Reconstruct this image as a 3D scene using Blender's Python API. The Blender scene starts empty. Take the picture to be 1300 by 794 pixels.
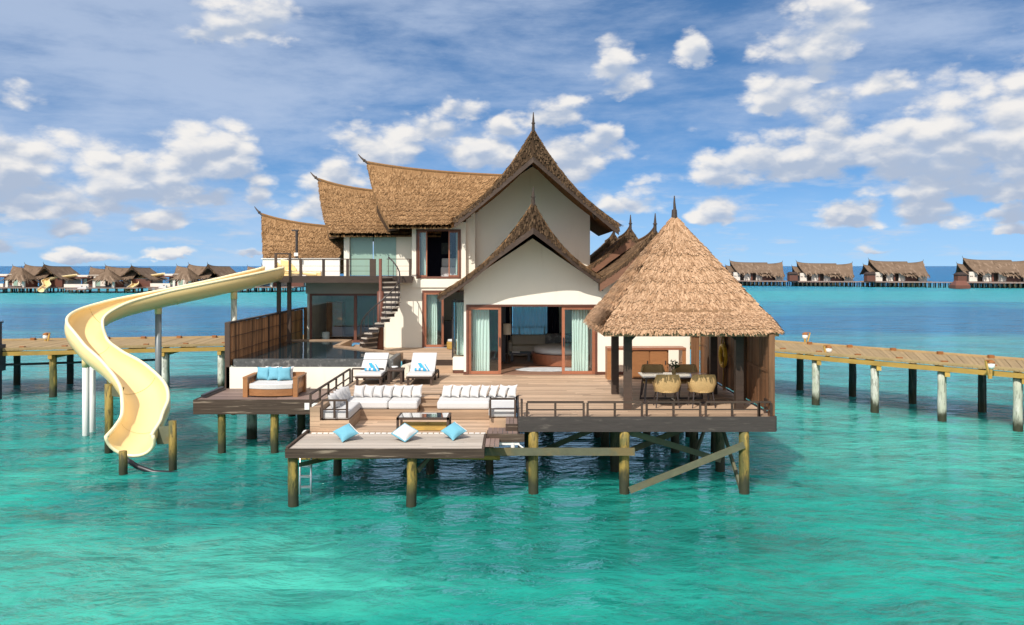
import bpy, math, random
from mathutils import Vector, Matrix
random.seed(7)
S = bpy.context.scene
COL = S.collection
R = math.radians
PI = math.pi

# ------------------------------------------------------------------ camera
EYE = 5.58
cam_d = bpy.data.cameras.new('camera')
cam = bpy.data.objects.new('camera', cam_d)
COL.objects.link(cam)
cam.location = (0, 0, EYE)
cam.rotation_euler = (R(90), 0, 0)
cam_d.sensor_width = 36
cam_d.lens = 28.8
cam_d.shift_y = -59 / 1300
cam_d.clip_start = 0.1
cam_d.clip_end = 60000
S.camera = cam

# ------------------------------------------------------------------ light
SUN_DIR = Vector((0.50, 1.0, -1.08)).normalized()       # direction the light travels
SUN_EL = math.asin(-SUN_DIR.z)
SUN_AZ = math.atan2(-SUN_DIR.x, -SUN_DIR.y)              # bearing of the sun from +Y, clockwise
SKY_STRENGTH = 0.10
sun_d = bpy.data.lights.new('sun', 'SUN')
sun_d.energy = 4.6
sun_d.angle = R(0.5)
sun_d.color = (1.0, 0.945, 0.87)
sun = bpy.data.objects.new('sun', sun_d)
COL.objects.link(sun)
sun.rotation_euler = SUN_DIR.to_track_quat('-Z', 'Y').to_euler()
S.view_settings.view_transform = 'Standard'
S.view_settings.look = 'None'
S.view_settings.exposure = 0.10
S.view_settings.gamma = 1
S.view_settings.use_curve_mapping = False
S.cycles.max_bounces = 8
S.cycles.transparent_max_bounces = 16

W = bpy.data.worlds.new('World')
S.world = W
W.use_nodes = True


class NT:
    """small helper to write node trees"""
    def __init__(s, nt):
        s.nt = nt
        nt.nodes.clear()

    def n(s, typ, **kw):
        o = s.nt.nodes.new(typ)
        for k, v in kw.items():
            setattr(o, k, v)
        return o

    def put(s, sock, val):
        if isinstance(val, bpy.types.NodeSocket):
            s.nt.links.new(val, sock)
        elif val is not None:
            sock.default_value = val

    def m(s, op, a, b=None, c=None, clamp=False):
        o = s.n('ShaderNodeMath', operation=op, use_clamp=clamp)
        s.put(o.inputs[0], a)
        if b is not None: s.put(o.inputs[1], b)
        if c is not None: s.put(o.inputs[2], c)
        return o.outputs[0]

    def v(s, op, a, b=None, c=None):
        o = s.n('ShaderNodeVectorMath', operation=op)
        s.put(o.inputs[0], a)
        if b is not None: s.put(o.inputs[1], b)
        if c is not None: s.put(o.inputs[2], c)
        return o.outputs[1] if op in ('LENGTH', 'DOT_PRODUCT') else o.outputs[0]

    def xyz(s, a):
        o = s.n('ShaderNodeSeparateXYZ')
        s.put(o.inputs[0], a)
        return o.outputs

    def vec(s, x, y, z):
        o = s.n('ShaderNodeCombineXYZ')
        for i, q in enumerate((x, y, z)): s.put(o.inputs[i], q)
        return o.outputs[0]

    def noise(s, vec, scale, detail=4, rough=0.55, dist=0.0, color=False):
        o = s.n('ShaderNodeTexNoise')
        s.put(o.inputs['Vector'], vec)
        o.inputs['Scale'].default_value = scale
        o.inputs['Detail'].default_value = detail
        o.inputs['Roughness'].default_value = rough
        o.inputs['Distortion'].default_value = dist
        return o.outputs['Color' if color else 'Fac']

    def smooth(s, x, a, b, lo=0.0, hi=1.0):
        o = s.n('ShaderNodeMapRange', interpolation_type='SMOOTHSTEP')
        s.put(o.inputs[0], x)
        o.inputs[1].default_value, o.inputs[2].default_value = a, b
        o.inputs[3].default_value, o.inputs[4].default_value = lo, hi
        return o.outputs[0]

    def lin(s, x, a, b, lo=0.0, hi=1.0):
        o = s.n('ShaderNodeMapRange')
        s.put(o.inputs[0], x)
        o.inputs[1].default_value, o.inputs[2].default_value = a, b
        o.inputs[3].default_value, o.inputs[4].default_value = lo, hi
        return o.outputs[0]

    def mix(s, f, a, b, blend='MIX'):
        o = s.n('ShaderNodeMix', data_type='RGBA', blend_type=blend)
        s.put(o.inputs[0], f)
        for sock, q in ((o.inputs[6], a), (o.inputs[7], b)):
            if isinstance(q, (tuple, list)) and len(q) == 3: q = (*q, 1)
            s.put(sock, q)
        return o.outputs[2]

    def ramp(s, f, stops):
        o = s.n('ShaderNodeValToRGB')
        s.put(o.inputs[0], f)
        e = o.color_ramp.elements
        while len(e) < len(stops): e.new(0.5)
        for el, (p, c) in zip(e, stops):
            el.position = p
            el.color = (*c, 1)
        return o.outputs[0]


def build_world():
    t = NT(W.node_tree)
    d = t.n('ShaderNodeTexCoord').outputs['Generated']
    x, y, z = t.xyz(d)
    hyp = t.m('SQRT', t.m('ADD', t.m('MULTIPLY', x, x), t.m('MULTIPLY', y, y)))
    az = t.m('ARCTAN2', x, y)
    el = t.m('ARCTAN2', z, hyp)
    sky = t.n('ShaderNodeTexSky', sky_type='NISHITA', sun_disc=False)
    sky.sun_elevation = SUN_EL
    sky.sun_rotation = SUN_AZ
    sky.altitude = 0
    sky.air_density = 1.0
    sky.dust_density = 0.3
    sky.ozone_density = 1.6
    # a deep tropical sky: the low sky is looked up a little higher in the dome
    zz = t.m('ADD', t.m('MULTIPLY', t.m('MAXIMUM', z, 0.0), 1.75), 0.135)
    t.put(sky.inputs['Vector'], t.v('NORMALIZE', t.vec(x, y, zz)))
    hs = t.n('ShaderNodeHueSaturation')
    hs.inputs['Saturation'].default_value = 1.20
    hs.inputs['Value'].default_value = 1.36
    t.put(hs.inputs['Color'], sky.outputs[0])
    base = t.mix(1.0, hs.outputs[0], (0.84, 1.0, 1.06), 'MULTIPLY')
    p = t.vec(az, el, 0.0)
    d2 = t.v('MULTIPLY', d, (1.0, 1.0, 1.9))
    # cumulus: puffs at bearings (px scale of a 1300 wide frame: x, y, half width, half height)
    puffs = [(8, 185, 62, 40), (-30, 230, 90, 42), (30, 258, 70, 20), (85, 240, 44, 24), (150, 222, 50, 34), (175, 208, 28, 20), (128, 258, 40, 16),
             (255, 200, 62, 42), (215, 232, 55, 28), (290, 190, 34, 26), (265, 250, 40, 18), (326, 248, 20, 22),
             (196, 280, 34, 13), (88, 288, 26, 10), (300, 25, 58, 28), (330, 14, 30, 20), (262, 40, 30, 12),
             (98, 321, 44, 8), (225, 320, 30, 6), (0, 317, 20, 8), (318, 324, 20, 5),
             (430, 220, 46, 36), (480, 190, 52, 32), (545, 160, 52, 24), (590, 140, 38, 18), (400, 262, 44, 24), (640, 160, 24, 18), (610, 190, 60, 24),
             (745, 185, 52, 26), (715, 205, 40, 28), (770, 170, 24, 14), (780, 75, 30, 34), (800, 105, 30, 20), (800, 250, 46, 22), (700, 145, 60, 20),
             (920, 212, 40, 26), (975, 192, 60, 34), (1060, 172, 74, 44), (1140, 168, 84, 46), (1220, 160, 80, 50), (1300, 172, 90, 66), (1190, 205, 100, 24),
             (1240, 225, 110, 24), (1010, 210, 70, 20), (1380, 200, 80, 50), (1290, 240, 70, 14),
             (1035, 45, 66, 40), (1000, 55, 36, 26), (1060, 20, 44, 26), (990, 118, 40, 24), (1040, 95, 28, 14), (1120, 102, 30, 22),
             (1080, 275, 36, 14), (1178, 268, 40, 20), (1262, 272, 16, 8), (1298, 270, 22, 16), (1298, 292, 18, 6), (905, 264, 24, 20), (1110, 314, 20, 5),
             (885, 60, 24, 22), (560, 262, 60, 30),]
    wob = t.v('MULTIPLY', t.v('SUBTRACT', t.noise(d2, 9, 4, 0.55, color=True), (0.5, 0.5, 0.5)), (0.050, 0.030, 0))
    wob2 = t.v('MULTIPLY', t.v('SUBTRACT', t.noise(d2, 34, 4, 0.6, color=True), (0.5, 0.5, 0.5)), (0.024, 0.020, 0))
    pw = t.v('ADD', p, t.v('ADD', wob, wob2))

    best = bestl = None
    for (px, py, rx, ry) in puffs:
        aa = math.atan2(px - 650, 1040)
        e = math.atan2(338 - (py + ry * 0.45), math.hypot(1040, px - 650))
        sx, sy = 1040 / (rx * 1.12), 1040 / (ry * 1.55)
        k = t.v('MULTIPLY_ADD', pw, (sx, sy, 0), (-aa * sx, -e * sy, 0))
        kl = t.v('LENGTH', t.v('ADD', k, (-0.12, 0.42, 0)))                 # the same puff a little nearer the sun
        k = t.v('LENGTH', t.v('MAXIMUM', k, t.v('MULTIPLY', k, (-1, -2.6, 0))))   # flat base
        best = k if best is None else t.m('SMOOTH_MIN', best, k, 0.30)
        bestl = kl if bestl is None else t.m('SMOOTH_MIN', bestl, kl, 0.30)
    D0 = t.m('SUBTRACT', 1.0, best)
    DL = bestl
    def billow(q):
        """cauliflower heads: inverted cell distance at four sizes"""
        out = None
        qq = t.v('ADD', q, t.v('MULTIPLY', t.noise(q, 30, 3, 0.6, color=True), (0.035, 0.035, 0.035)))
        for sc, wt in ((12, 0.55), (27, 0.45)):
            vo = t.n('ShaderNodeTexVoronoi', feature='F1')
            t.put(vo.inputs['Vector'], qq)
            vo.inputs['Scale'].default_value = sc
            k = t.m('MULTIPLY', t.m('SUBTRACT', 1.0, vo.outputs['Distance']), wt)
            out = k if out is None else t.m('ADD', out, k)
        return out
    bl0 = billow(d2)
    bl1 = billow(t.v('ADD', d2, (-0.006, 0.0, 0.016)))
    fb = t.noise(d2, 20, 7, 0.6)
    dens = t.m('ADD', D0, t.m('ADD', t.m('MULTIPLY', t.m('SUBTRACT', bl0, 0.50), 1.45), t.m('MULTIPLY', t.m('SUBTRACT', fb, 0.5), 1.1)))
    cov = t.smooth(dens, -0.05, 0.55)
    cov = t.m('MULTIPLY', cov, t.lin(fb, 0.25, 0.55, 0.80, 1.0))
    lit = t.m('ADD', t.m('MULTIPLY', t.m('SUBTRACT', DL, 0.62), 0.75), t.m('MULTIPLY', t.m('SUBTRACT', bl0, bl1), 1.8))
    lit = t.m('SUBTRACT', lit, t.m('MULTIPLY', t.smooth(dens, 0.5, 1.4), 0.10))
    lit = t.smooth(lit, -0.42, 0.46)
    K = 1.0 / SKY_STRENGTH
    ccol = t.mix(lit, (0.40 * K, 0.48 * K, 0.62 * K), (0.84 * K, 0.82 * K, 0.80 * K))
    # thin high veil
    vp = t.v('MULTIPLY', p, (1.0, 3.6, 1.0))
    vn = t.noise(vp, 3.4, 8, 0.62, 0.12)
    vm = t.m('ADD', t.smooth(el, 0.02, 0.16, -0.10, 0.10), t.smooth(az, 0.1, -0.45, -0.07, 0.05))
    veil = t.smooth(t.m('ADD', vn, vm), 0.38, 0.74, 0.0, 0.62)
    vcol = (0.55 * K, 0.64 * K, 0.80 * K)
    # small low clouds near the horizon
    lp = t.v('MULTIPLY', p, (1.0, 4.5, 1.0))
    ln = t.noise(lp, 13, 6, 0.6)
    low = t.m('MULTIPLY', t.smooth(ln, 0.50, 0.70), t.m('MULTIPLY', t.smooth(el, 0.0, 0.02), t.smooth(el, 0.15, 0.05)))
    low = t.m('MULTIPLY', low, 0.60)
    base = t.mix(t.smooth(el, 0.13, 0.0, 0.0, 0.62), base, (0.36 * K, 0.54 * K, 0.78 * K))     # humid air low over the sea
    c = t.mix(veil, base, vcol)
    c = t.mix(low, c, (0.60 * K, 0.64 * K, 0.72 * K))
    c = t.mix(cov, c, ccol)
    # bright unseen clouds added behind the viewer as fill for the facing walls
    back = t.m('MULTIPLY', t.smooth(y, 0.15, -0.35), t.smooth(el, 0.02, 0.15))
    bc = t.m('MULTIPLY', back, t.smooth(t.noise(d2, 3.2, 6, 0.6), 0.42, 0.58))
    c = t.mix(bc, c, (1.75 * K, 1.62 * K, 1.45 * K))
    bg = t.n('ShaderNodeBackground')
    t.put(bg.inputs[0], c)
    bg.inputs[1].default_value = SKY_STRENGTH
    out = t.n('ShaderNodeOutputWorld')
    t.put(out.inputs[0], bg.outputs[0])


build_world()


# ------------------------------------------------------------------ materials
def mat_base(name):
    m = bpy.data.materials.new(name)
    m.use_nodes = True
    t = NT(m.node_tree)
    b = t.n('ShaderNodeBsdfPrincipled')
    o = t.n('ShaderNodeOutputMaterial')
    t.put(o.inputs[0], b.outputs[0])
    return m, t, b


def mat(name, col, rough=0.6, spec=0.4, ns=(6, 6, 6), var=0.35, rv=0.3, bump=0.0, bs=30.0, dirt=None, metal=0.0, coat=0.0, bd=0.02):
    """procedural paint / wood / cloth: noise variation, per-face variation, bump, optional blotches of another colour"""
    m, t, b = mat_base(name)
    co = t.n('ShaderNodeTexCoord').outputs['Object']
    nv = t.noise(t.v('MULTIPLY', co, ns), 1.0, 6, 0.62)
    at = t.n('ShaderNodeAttribute', attribute_name='rnd').outputs['Fac']
    f = t.m('ADD', 1.0, t.m('ADD', t.m('MULTIPLY', t.m('SUBTRACT', nv, 0.5), 2 * var), t.m('MULTIPLY', t.m('SUBTRACT', at, 0.5), 2 * rv)))
    c = t.v('SCALE', t.vec(*col), None)
    sc = c.node
    t.put(sc.inputs['Scale'], f)
    if dirt:
        dcol, dscale, lo, hi, amt = dirt
        dm = t.smooth(t.noise(t.v('MULTIPLY', co, dscale), 1.0, 5, 0.6), lo, hi, 0, amt)
        c = t.mix(dm, c, dcol)
    t.put(b.inputs['Base Color'], c)
    b.inputs['Roughness'].default_value = rough
    b.inputs['Specular IOR Level'].default_value = spec
    b.inputs['Metallic'].default_value = metal
    b.inputs['Coat Weight'].default_value = coat
    if bump:
        h = t.noise(t.v('MULTIPLY', co, tuple(bs * q / max(ns) for q in ns)), 1.0, 4, 0.6)
        bn = t.n('ShaderNodeBump')
        bn.inputs['Strength'].default_value = bump
        bn.inputs['Distance'].default_value = bd
        t.put(bn.inputs['Height'], h)
        t.put(b.inputs['Normal'], bn.outputs[0])
    return m


def mat_thatch(name, c1, c2, c3):
    m, t, b = mat_base(name)
    co = t.n('ShaderNodeTexCoord').outputs['Object']
    at = t.n('ShaderNodeAttribute', attribute_name='rnd').outputs['Fac']
    n1 = t.noise(t.v('MULTIPLY', co, (9, 9, 5)), 1.0, 6, 0.7)
    n2 = t.noise(co, 0.55, 4, 0.6)
    f = t.m('ADD', t.m('MULTIPLY', at, 0.62), t.m('MULTIPLY', n1, 0.42))
    c = t.ramp(f, [(0.10, c3), (0.34, c1), (0.72, c2), (1.0, tuple(min(1, q * 1.15) for q in c2))])
    c = t.mix(t.smooth(n2, 0.45, 0.72, 0, 0.42), c, tuple(q * 0.62 for q in c1))
    t.put(b.inputs['Base Color'], c)
    b.inputs['Roughness'].default_value = 0.92
    b.inputs['Specular IOR Level'].default_value = 0.12
    bn = t.n('ShaderNodeBump')
    bn.inputs['Strength'].default_value = 0.8
    bn.inputs['Distance'].default_value = 0.03
    t.put(bn.inputs['Height'], t.noise(t.v('MULTIPLY', co, (34, 34, 9)), 1.0, 4, 0.6))
    t.put(b.inputs['Normal'], bn.outputs[0])
    return m


def mat_stilt(name, col, weed_or_reflection):
    """timber or concrete pile: seaweed and a dark tide band just above the water line"""
    m, t, b = mat_base(name)
    g = t.n('ShaderNodeNewGeometry').outputs['Position']
    z = t.xyz(g)[2]
    n1 = t.noise(t.v('MULTIPLY', g, (8, 8, 2.0)), 1.0, 6, 0.65)
    n2 = t.noise(t.v('MULTIPLY', g, (3, 3, 1.1)), 1.0, 4, 0.6)
    zz = t.m('ADD', z, t.m('MULTIPLY', t.m('SUBTRACT', n2, 0.5), 1.0))
    c = t.v('SCALE', t.vec(*col), None)
    t.put(c.node.inputs['Scale'], t.lin(n1, 0.2, 0.8, 0.45, 1.5))
    c = t.mix(t.smooth(n2, 0.44, 0.56, 0, 0.85), c, weed_or_reflection)
    n3 = t.noise(t.v('MULTIPLY', g, (14, 14, 3.0)), 1.0, 4, 0.7)
    c = t.mix(t.smooth(n3, 0.52, 0.62, 0, 0.7), c, tuple(q * 0.35 for q in weed_or_reflection))
    c = t.mix(t.smooth(zz, 0.62, 0.25), c, (0.030, 0.032, 0.014))
    t.put(b.inputs['Base Color'], c)
    b.inputs['Roughness'].default_value = 0.75
    bn = t.n('ShaderNodeBump')
    bn.inputs['Strength'].default_value = 0.6
    bn.inputs['Distance'].default_value = 0.03
    t.put(bn.inputs['Height'], n1)
    t.put(b.inputs['Normal'], bn.outputs[0])
    return m


def mat_glass(name, tint, refl=1.0, alpha=0.0, acol=(0.5, 0.6, 0.6), sheer=False):
    """window pane: see-through with mirror reflection rising at grazing angles; alpha adds frosting"""
    m = bpy.data.materials.new(name)
    m.use_nodes = True
    t = NT(m.node_tree)
    tr = t.n('ShaderNodeBsdfTransparent')
    tr.inputs[0].default_value = (*tint, 1)
    gl = t.n('ShaderNodeBsdfGlossy')
    gl.inputs['Roughness'].default_value = 0.02
    ge = t.n('ShaderNodeNewGeometry')
    cs = t.m('ABSOLUTE', t.v('DOT_PRODUCT', ge.outputs['Normal'], ge.outputs['Incoming']))
    fr = t.m('ADD', 0.045, t.m('MULTIPLY', t.m('POWER', t.m('SUBTRACT', 1.0, cs), 5.0), 0.95)).node
    mx = t.n('ShaderNodeMixShader')
    t.put(mx.inputs[0], t.m('MULTIPLY', fr.outputs[0], refl, clamp=True))
    body = tr.outputs[0]
    if alpha:
        df = t.n('ShaderNodeBsdfTranslucent' if sheer else 'ShaderNodeBsdfDiffuse')
        df.inputs[0].default_value = (*acol, 1)
        m2 = t.n('ShaderNodeMixShader')
        m2.inputs[0].default_value = alpha
        t.put(m2.inputs[1], body)
        t.put(m2.inputs[2], df.outputs[0])
        body = m2.outputs[0]
    t.put(mx.inputs[1], body)
    t.put(mx.inputs[2], gl.outputs[0])
    o = t.n('ShaderNodeOutputMaterial')
    t.put(o.inputs[0], mx.outputs[0])
    return m


def mat_sea():
    m, t, b = mat_base('lagoon_water')
    g = t.n('ShaderNodeNewGeometry').outputs['Position']
    x, y, z = t.xyz(g)
    g2 = t.vec(x, y, 0.0)
    # depth of the lagoon floor: sand flats and deeper blue channels, in metres of the real place
    warp = t.m('MULTIPLY', t.m('SUBTRACT', t.noise(t.v('MULTIPLY', g2, (0.012, 0.030, 0)), 1.0, 6, 0.62), 0.5), 120)
    fine = t.m('MULTIPLY', t.m('SUBTRACT', t.noise(t.v('MULTIPLY', g2, (0.06, 0.20, 0)), 1.0, 4, 0.6), 0.5), 16)
    far = t.lin(y, 15, 90, 0.12, 1.0)
    yy = t.m('ADD', y, t.m('MULTIPLY', t.m('ADD', warp, fine), far))
    lg = t.m('DIVIDE', t.m('LOGARITHM', t.m('MAXIMUM', yy, 10.0), 10.0), 4.0)      # log10(y)/4
    def P(v): return math.log10(v) / 4
    c = t.ramp(lg, [(P(12), (0.016, 0.285, 0.210)), (P(22), (0.013, 0.230, 0.185)), (P(36), (0.045, 0.262, 0.248)), (P(52), (0.060, 0.285, 0.300)),
                    (P(66), (0.006, 0.130, 0.245)), (P(98), (0.004, 0.125, 0.245)), (P(128), (0.034, 0.270, 0.310)), (P(185), (0.040, 0.290, 0.320)),
                    (P(250), (0.006, 0.125, 0.275)), (P(900), (0.010, 0.120, 0.270))])
    patch = t.noise(t.v('MULTIPLY', g2, (0.055, 0.10, 0)), 1.0, 6, 0.60, 0.8)
    near = t.smooth(y, 60, 25)
    sand = t.v('LENGTH', t.v('MULTIPLY', t.v('SUBTRACT', g2, (13.5, 26.0, 0)), (0.13, 0.17, 0)))
    sand2 = t.v('LENGTH', t.v('MULTIPLY', t.v('SUBTRACT', g2, (-6.5, 15.0, 0)), (0.16, 0.26, 0)))
    sand = t.smooth(t.m('ADD', t.m('MINIMUM', sand, sand2), t.m('MULTIPLY', t.m('SUBTRACT', patch, 0.5), 2.6)), 1.15, 0.35)
    c = t.mix(t.m('MULTIPLY', t.smooth(patch, 0.47, 0.64), t.m('MULTIPLY', near, 0.72)), c, (0.005, 0.120, 0.118))
    c = t.mix(t.m('MULTIPLY', t.smooth(patch, 0.46, 0.30), t.m('MULTIPLY', near, 0.75)), c, (0.045, 0.370, 0.280))
    c = t.mix(t.m('MULTIPLY', sand, 0.50), c, (0.080, 0.400, 0.310))
    weed_or_reflection = t.v('LENGTH', t.v('MULTIPLY', t.v('SUBTRACT', g2, (1.6, 17.2, 0)), (0.17, 0.30, 0)))  # dark reflection of the house, painted into the water colour
    weed_or_reflection = t.smooth(t.m('ADD', weed_or_reflection, t.m('MULTIPLY', t.m('SUBTRACT', patch, 0.5), 2.2)), 1.20, 0.30)
    c = t.mix(t.m('MULTIPLY', weed_or_reflection, 0.72), c, (0.008, 0.125, 0.098))
    # caustics and ripple shading painted into the colour: thin bright webs, darker troughs
    wob = t.v('MULTIPLY', t.v('SUBTRACT', t.noise(g2, 0.5, 3, 0.5, color=True), (0.5, 0.5, 0.5)), (1.5, 1.0, 0))
    gw = t.v('ADD', g2, wob)

    def ridge(sx, sy, det):
        n = t.noise(t.v('MULTIPLY', gw, (sx, sy, 0)), 1.0, det, 0.6)
        return t.m('SUBTRACT', 1.0, t.m('MULTIPLY', t.m('ABSOLUTE', t.m('SUBTRACT', n, 0.5)), 5.0, clamp=True))
    r1 = ridge(0.75, 2.1, 4)
    r2 = ridge(0.16, 0.62, 4)
    big = t.noise(t.v('MULTIPLY', gw, (0.30, 0.95, 0)), 1.0, 6, 0.62)
    f = t.m('ADD', 1.0, t.m('MULTIPLY', t.m('SUBTRACT', r1, 0.45), t.lin(y, 15, 90, 0.30, 0.10)))
    f = t.m('ADD', f, t.m('MULTIPLY', t.m('SUBTRACT', r2, 0.45), t.lin(y, 20, 90, 0.10, 0.34)))
    f = t.m('ADD', f, t.m('MULTIPLY', t.m('SUBTRACT', big, 0.5), 0.9))
    c2 = t.v('SCALE', c, None)
    t.put(c2.node.inputs['Scale'], f)
    t.put(b.inputs['Base Color'], c2)
    t.put(b.inputs['Roughness'], t.lin(y, 15, 160, 0.06, 0.34))
    b.inputs['IOR'].default_value = 1.33
    b.inputs['Specular IOR Level'].default_value = 0.23
    b.subsurface_method = 'BURLEY'
    b.inputs['Subsurface Weight'].default_value = 0.75
    b.inputs['Subsurface Radius'].default_value = (0.25, 1.0, 1.0)
    b.inputs['Subsurface Scale'].default_value = 2.2
    wv = t.v('ADD', g2, t.v('MULTIPLY', t.noise(g2, 0.25, 3, 0.5, color=True), (1.6, 1.6, 0)))
    h1 = t.noise(t.v('MULTIPLY', wv, (0.22, 0.42, 0)), 1.0, 3, 0.5)
    h2 = t.noise(t.v('MULTIPLY', wv, (0.85, 1.7, 0)), 1.0, 4, 0.55, 0.4)
    h3 = t.noise(t.v('MULTIPLY', wv, (3.0, 5.2, 0)), 1.0, 3, 0.55, 0.3)
    h = t.m('ADD', t.m('MULTIPLY', h1, 0.75), t.m('ADD', t.m('MULTIPLY', h2, 0.32), t.m('MULTIPLY', h3, 0.095)))
    bn = t.n('ShaderNodeBump')
    bn.inputs['Strength'].default_value = 1.0
    bn.inputs['Distance'].default_value = 0.95
    t.put(bn.inputs['Height'], h)
    t.put(b.inputs['Normal'], bn.outputs[0])
    return m


def mat_pool():
    m, t, b = mat_base('pool_water')
    g = t.n('ShaderNodeNewGeometry').outputs['Position']
    b.inputs['Base Color'].default_value = (0.012, 0.028, 0.034, 1)
    b.inputs['Roughness'].default_value = 0.02
    b.inputs['IOR'].default_value = 1.33
    bn = t.n('ShaderNodeBump')
    bn.inputs['Strength'].default_value = 0.10
    bn.inputs['Distance'].default_value = 0.05
    t.put(bn.inputs['Height'], t.noise(g, 2.2, 3, 0.5))
    t.put(b.inputs['Normal'], bn.outputs[0])
    return m


M = {}
M['thatch'] = mat_thatch('golden_thatch', (0.225, 0.122, 0.054), (0.365, 0.215, 0.105), (0.075, 0.039, 0.017))
M['thatch_pale'] = mat_thatch('pale_thatch', (0.360, 0.208, 0.115), (0.530, 0.335, 0.205), (0.155, 0.084, 0.044))
M['thatch_dark'] = mat_thatch('weathered_thatch', (0.165, 0.096, 0.050), (0.330, 0.205, 0.115), (0.050, 0.028, 0.015))
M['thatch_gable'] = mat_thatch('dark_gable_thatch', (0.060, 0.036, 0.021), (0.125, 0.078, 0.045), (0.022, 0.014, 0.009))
M['thatch_far'] = mat_thatch('grey_brown_thatch', (0.150, 0.100, 0.066), (0.235, 0.165, 0.115), (0.070, 0.045, 0.030))
M['stucco'] = mat('cream_stucco', (0.80, 0.750, 0.635), 0.85, 0.2, (1.2, 1.2, 0.8), 0.05, 0.0, 0.15, 40, dirt=((0.58, 0.51, 0.41), (3.0, 3.0, 0.35), 0.56, 0.80, 0.32))
M['stucco_far'] = mat('pale_far_stucco', (0.66, 0.60, 0.52), 0.85, 0.2, (0.6, 0.6, 0.6), 0.10, 0.0)
M['dark_wood'] = mat('dark_timber', (0.060, 0.038, 0.027), 0.55, 0.35, (2, 2, 14), 0.35, 0.3, 0.25, 40)
M['grey_dark'] = mat('grey_dark_timber', (0.048, 0.038, 0.034), 0.6, 0.35, (1.2, 6, 14), 0.5, 0.35, 0.3, 40, dirt=((0.22, 0.18, 0.15), (2, 2, 9), 0.55, 0.75, 0.5))
M['barge'] = mat('barge_timber', (0.060, 0.038, 0.027), 0.6, 0.3, (3, 3, 9), 0.4, 0.25, 0.3, 40, dirt=((0.11, 0.075, 0.055), (2, 2, 5), 0.5, 0.7, 0.6))
M['barge_brown'] = mat('brown_barge_timber', (0.165, 0.078, 0.043), 0.55, 0.35, (3, 3, 9), 0.35, 0.25, 0.3, 40)
M['fence_dark'] = mat('dark_fence_boards', (0.190, 0.092, 0.043), 0.6, 0.3, (12, 12, 0.9), 0.55, 0.5, 0.3, 40, dirt=((0.060, 0.034, 0.020), (4, 4, 0.5), 0.46, 0.68, 0.7))
M['red_wood'] = mat('red_door_timber', (0.300, 0.112, 0.058), 0.4, 0.45, (3, 3, 12), 0.25, 0.2, 0.1, 40)
M['dark_red'] = mat('dark_red_timber', (0.130, 0.050, 0.032), 0.45, 0.4, (3, 3, 12), 0.3, 0.2, 0.1, 40)
M['deck'] = mat('warm_deck_boards', (0.450, 0.315, 0.212), 0.62, 0.3, (0.9, 16, 16), 0.30, 0.26, 0.2, 40, dirt=((0.30, 0.20, 0.14), (0.5, 3.0, 3), 0.50, 0.72, 0.55))
M['deck_grey'] = mat('silver_grey_deck_boards', (0.430, 0.372, 0.312), 0.7, 0.25, (0.9, 16, 16), 0.25, 0.14, 0.2, 40, dirt=((0.33, 0.26, 0.20), (0.7, 3.0, 3), 0.5, 0.72, 0.5))
M['deck_brown'] = mat('brown_grey_deck_boards', (0.215, 0.148, 0.122), 0.6, 0.3, (0.9, 16, 16), 0.30, 0.22, 0.2, 40)
M['fascia'] = mat('weathered_fascia', (0.066, 0.045, 0.032), 0.75, 0.25, (0.9, 5, 30), 0.95, 0.3, 0.4, 40, dirt=((0.30, 0.23, 0.17), (0.9, 3, 14), 0.57, 0.70, 0.75))
M['bench_wood'] = mat('sofa_base_boards', (0.400, 0.272, 0.175), 0.6, 0.3, (0.9, 9, 16), 0.35, 0.24, 0.2, 40, dirt=((0.25, 0.16, 0.10), (0.7, 3, 6), 0.5, 0.72, 0.5))
M['fence'] = mat('stained_fence_boards', (0.420, 0.200, 0.088), 0.6, 0.3, (12, 12, 0.9), 0.5, 0.42, 0.3, 40, dirt=((0.070, 0.040, 0.022), (4, 4, 0.5), 0.46, 0.68, 0.6))
M['bar_wood'] = mat('orange_brown_timber', (0.310, 0.135, 0.052), 0.45, 0.4, (3, 3, 10), 0.35, 0.2, 0.1, 40)
M['teak'] = mat('oiled_teak', (0.290, 0.130, 0.050), 0.45, 0.4, (2, 9, 9), 0.35, 0.22, 0.15, 40)
M['jetty'] = mat('sunny_jetty_boards', (0.350, 0.242, 0.118), 0.7, 0.25, (3, 3, 3), 0.25, 0.10, 0.2, 40, dirt=((0.28, 0.19, 0.09), (1, 1, 1), 0.5, 0.72, 0.5))
M['jetty_beam'] = mat('yellow_jetty_beam', (0.430, 0.262, 0.062), 0.7, 0.25, (1.2, 1.2, 6), 0.35, 0.2, 0.2, 40, dirt=((0.24, 0.16, 0.05), (1, 1, 2), 0.5, 0.7, 0.7))
M['stilt'] = mat_stilt('weedy_timber_pile', (0.275, 0.190, 0.040), (0.075, 0.080, 0.022))
M['stilt_dark'] = mat_stilt('shade_toned_timber_pile', (0.110, 0.090, 0.045), (0.060, 0.062, 0.026))  # darker copy of the weedy pile, shade under the decks put into the colour
M['pile_white'] = mat_stilt('concrete_pile', (0.560, 0.550, 0.480), (0.420, 0.430, 0.330))
M['pile_dark'] = mat_stilt('dark_sleeved_pile', (0.040, 0.062, 0.058), (0.030, 0.042, 0.034))
M['brace'] = mat('grey_green_brace_timber', (0.110, 0.112, 0.070), 0.75, 0.25, (4, 4, 6), 0.45, 0.2, 0.3, 40, dirt=((0.190, 0.125, 0.042), (1.4, 1.4, 1.4), 0.52, 0.68, 0.6))
M['slide'] = mat('yellow_slide_gelcoat', (0.840, 0.610, 0.275), 0.28, 0.5, (0.9, 0.9, 0.9), 0.07, 0.0, coat=0.25)
M['slide_rim'] = mat('pale_slide_rim', (0.850, 0.740, 0.470), 0.3, 0.5, (0.9, 0.9, 0.9), 0.05, 0.0)
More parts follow.
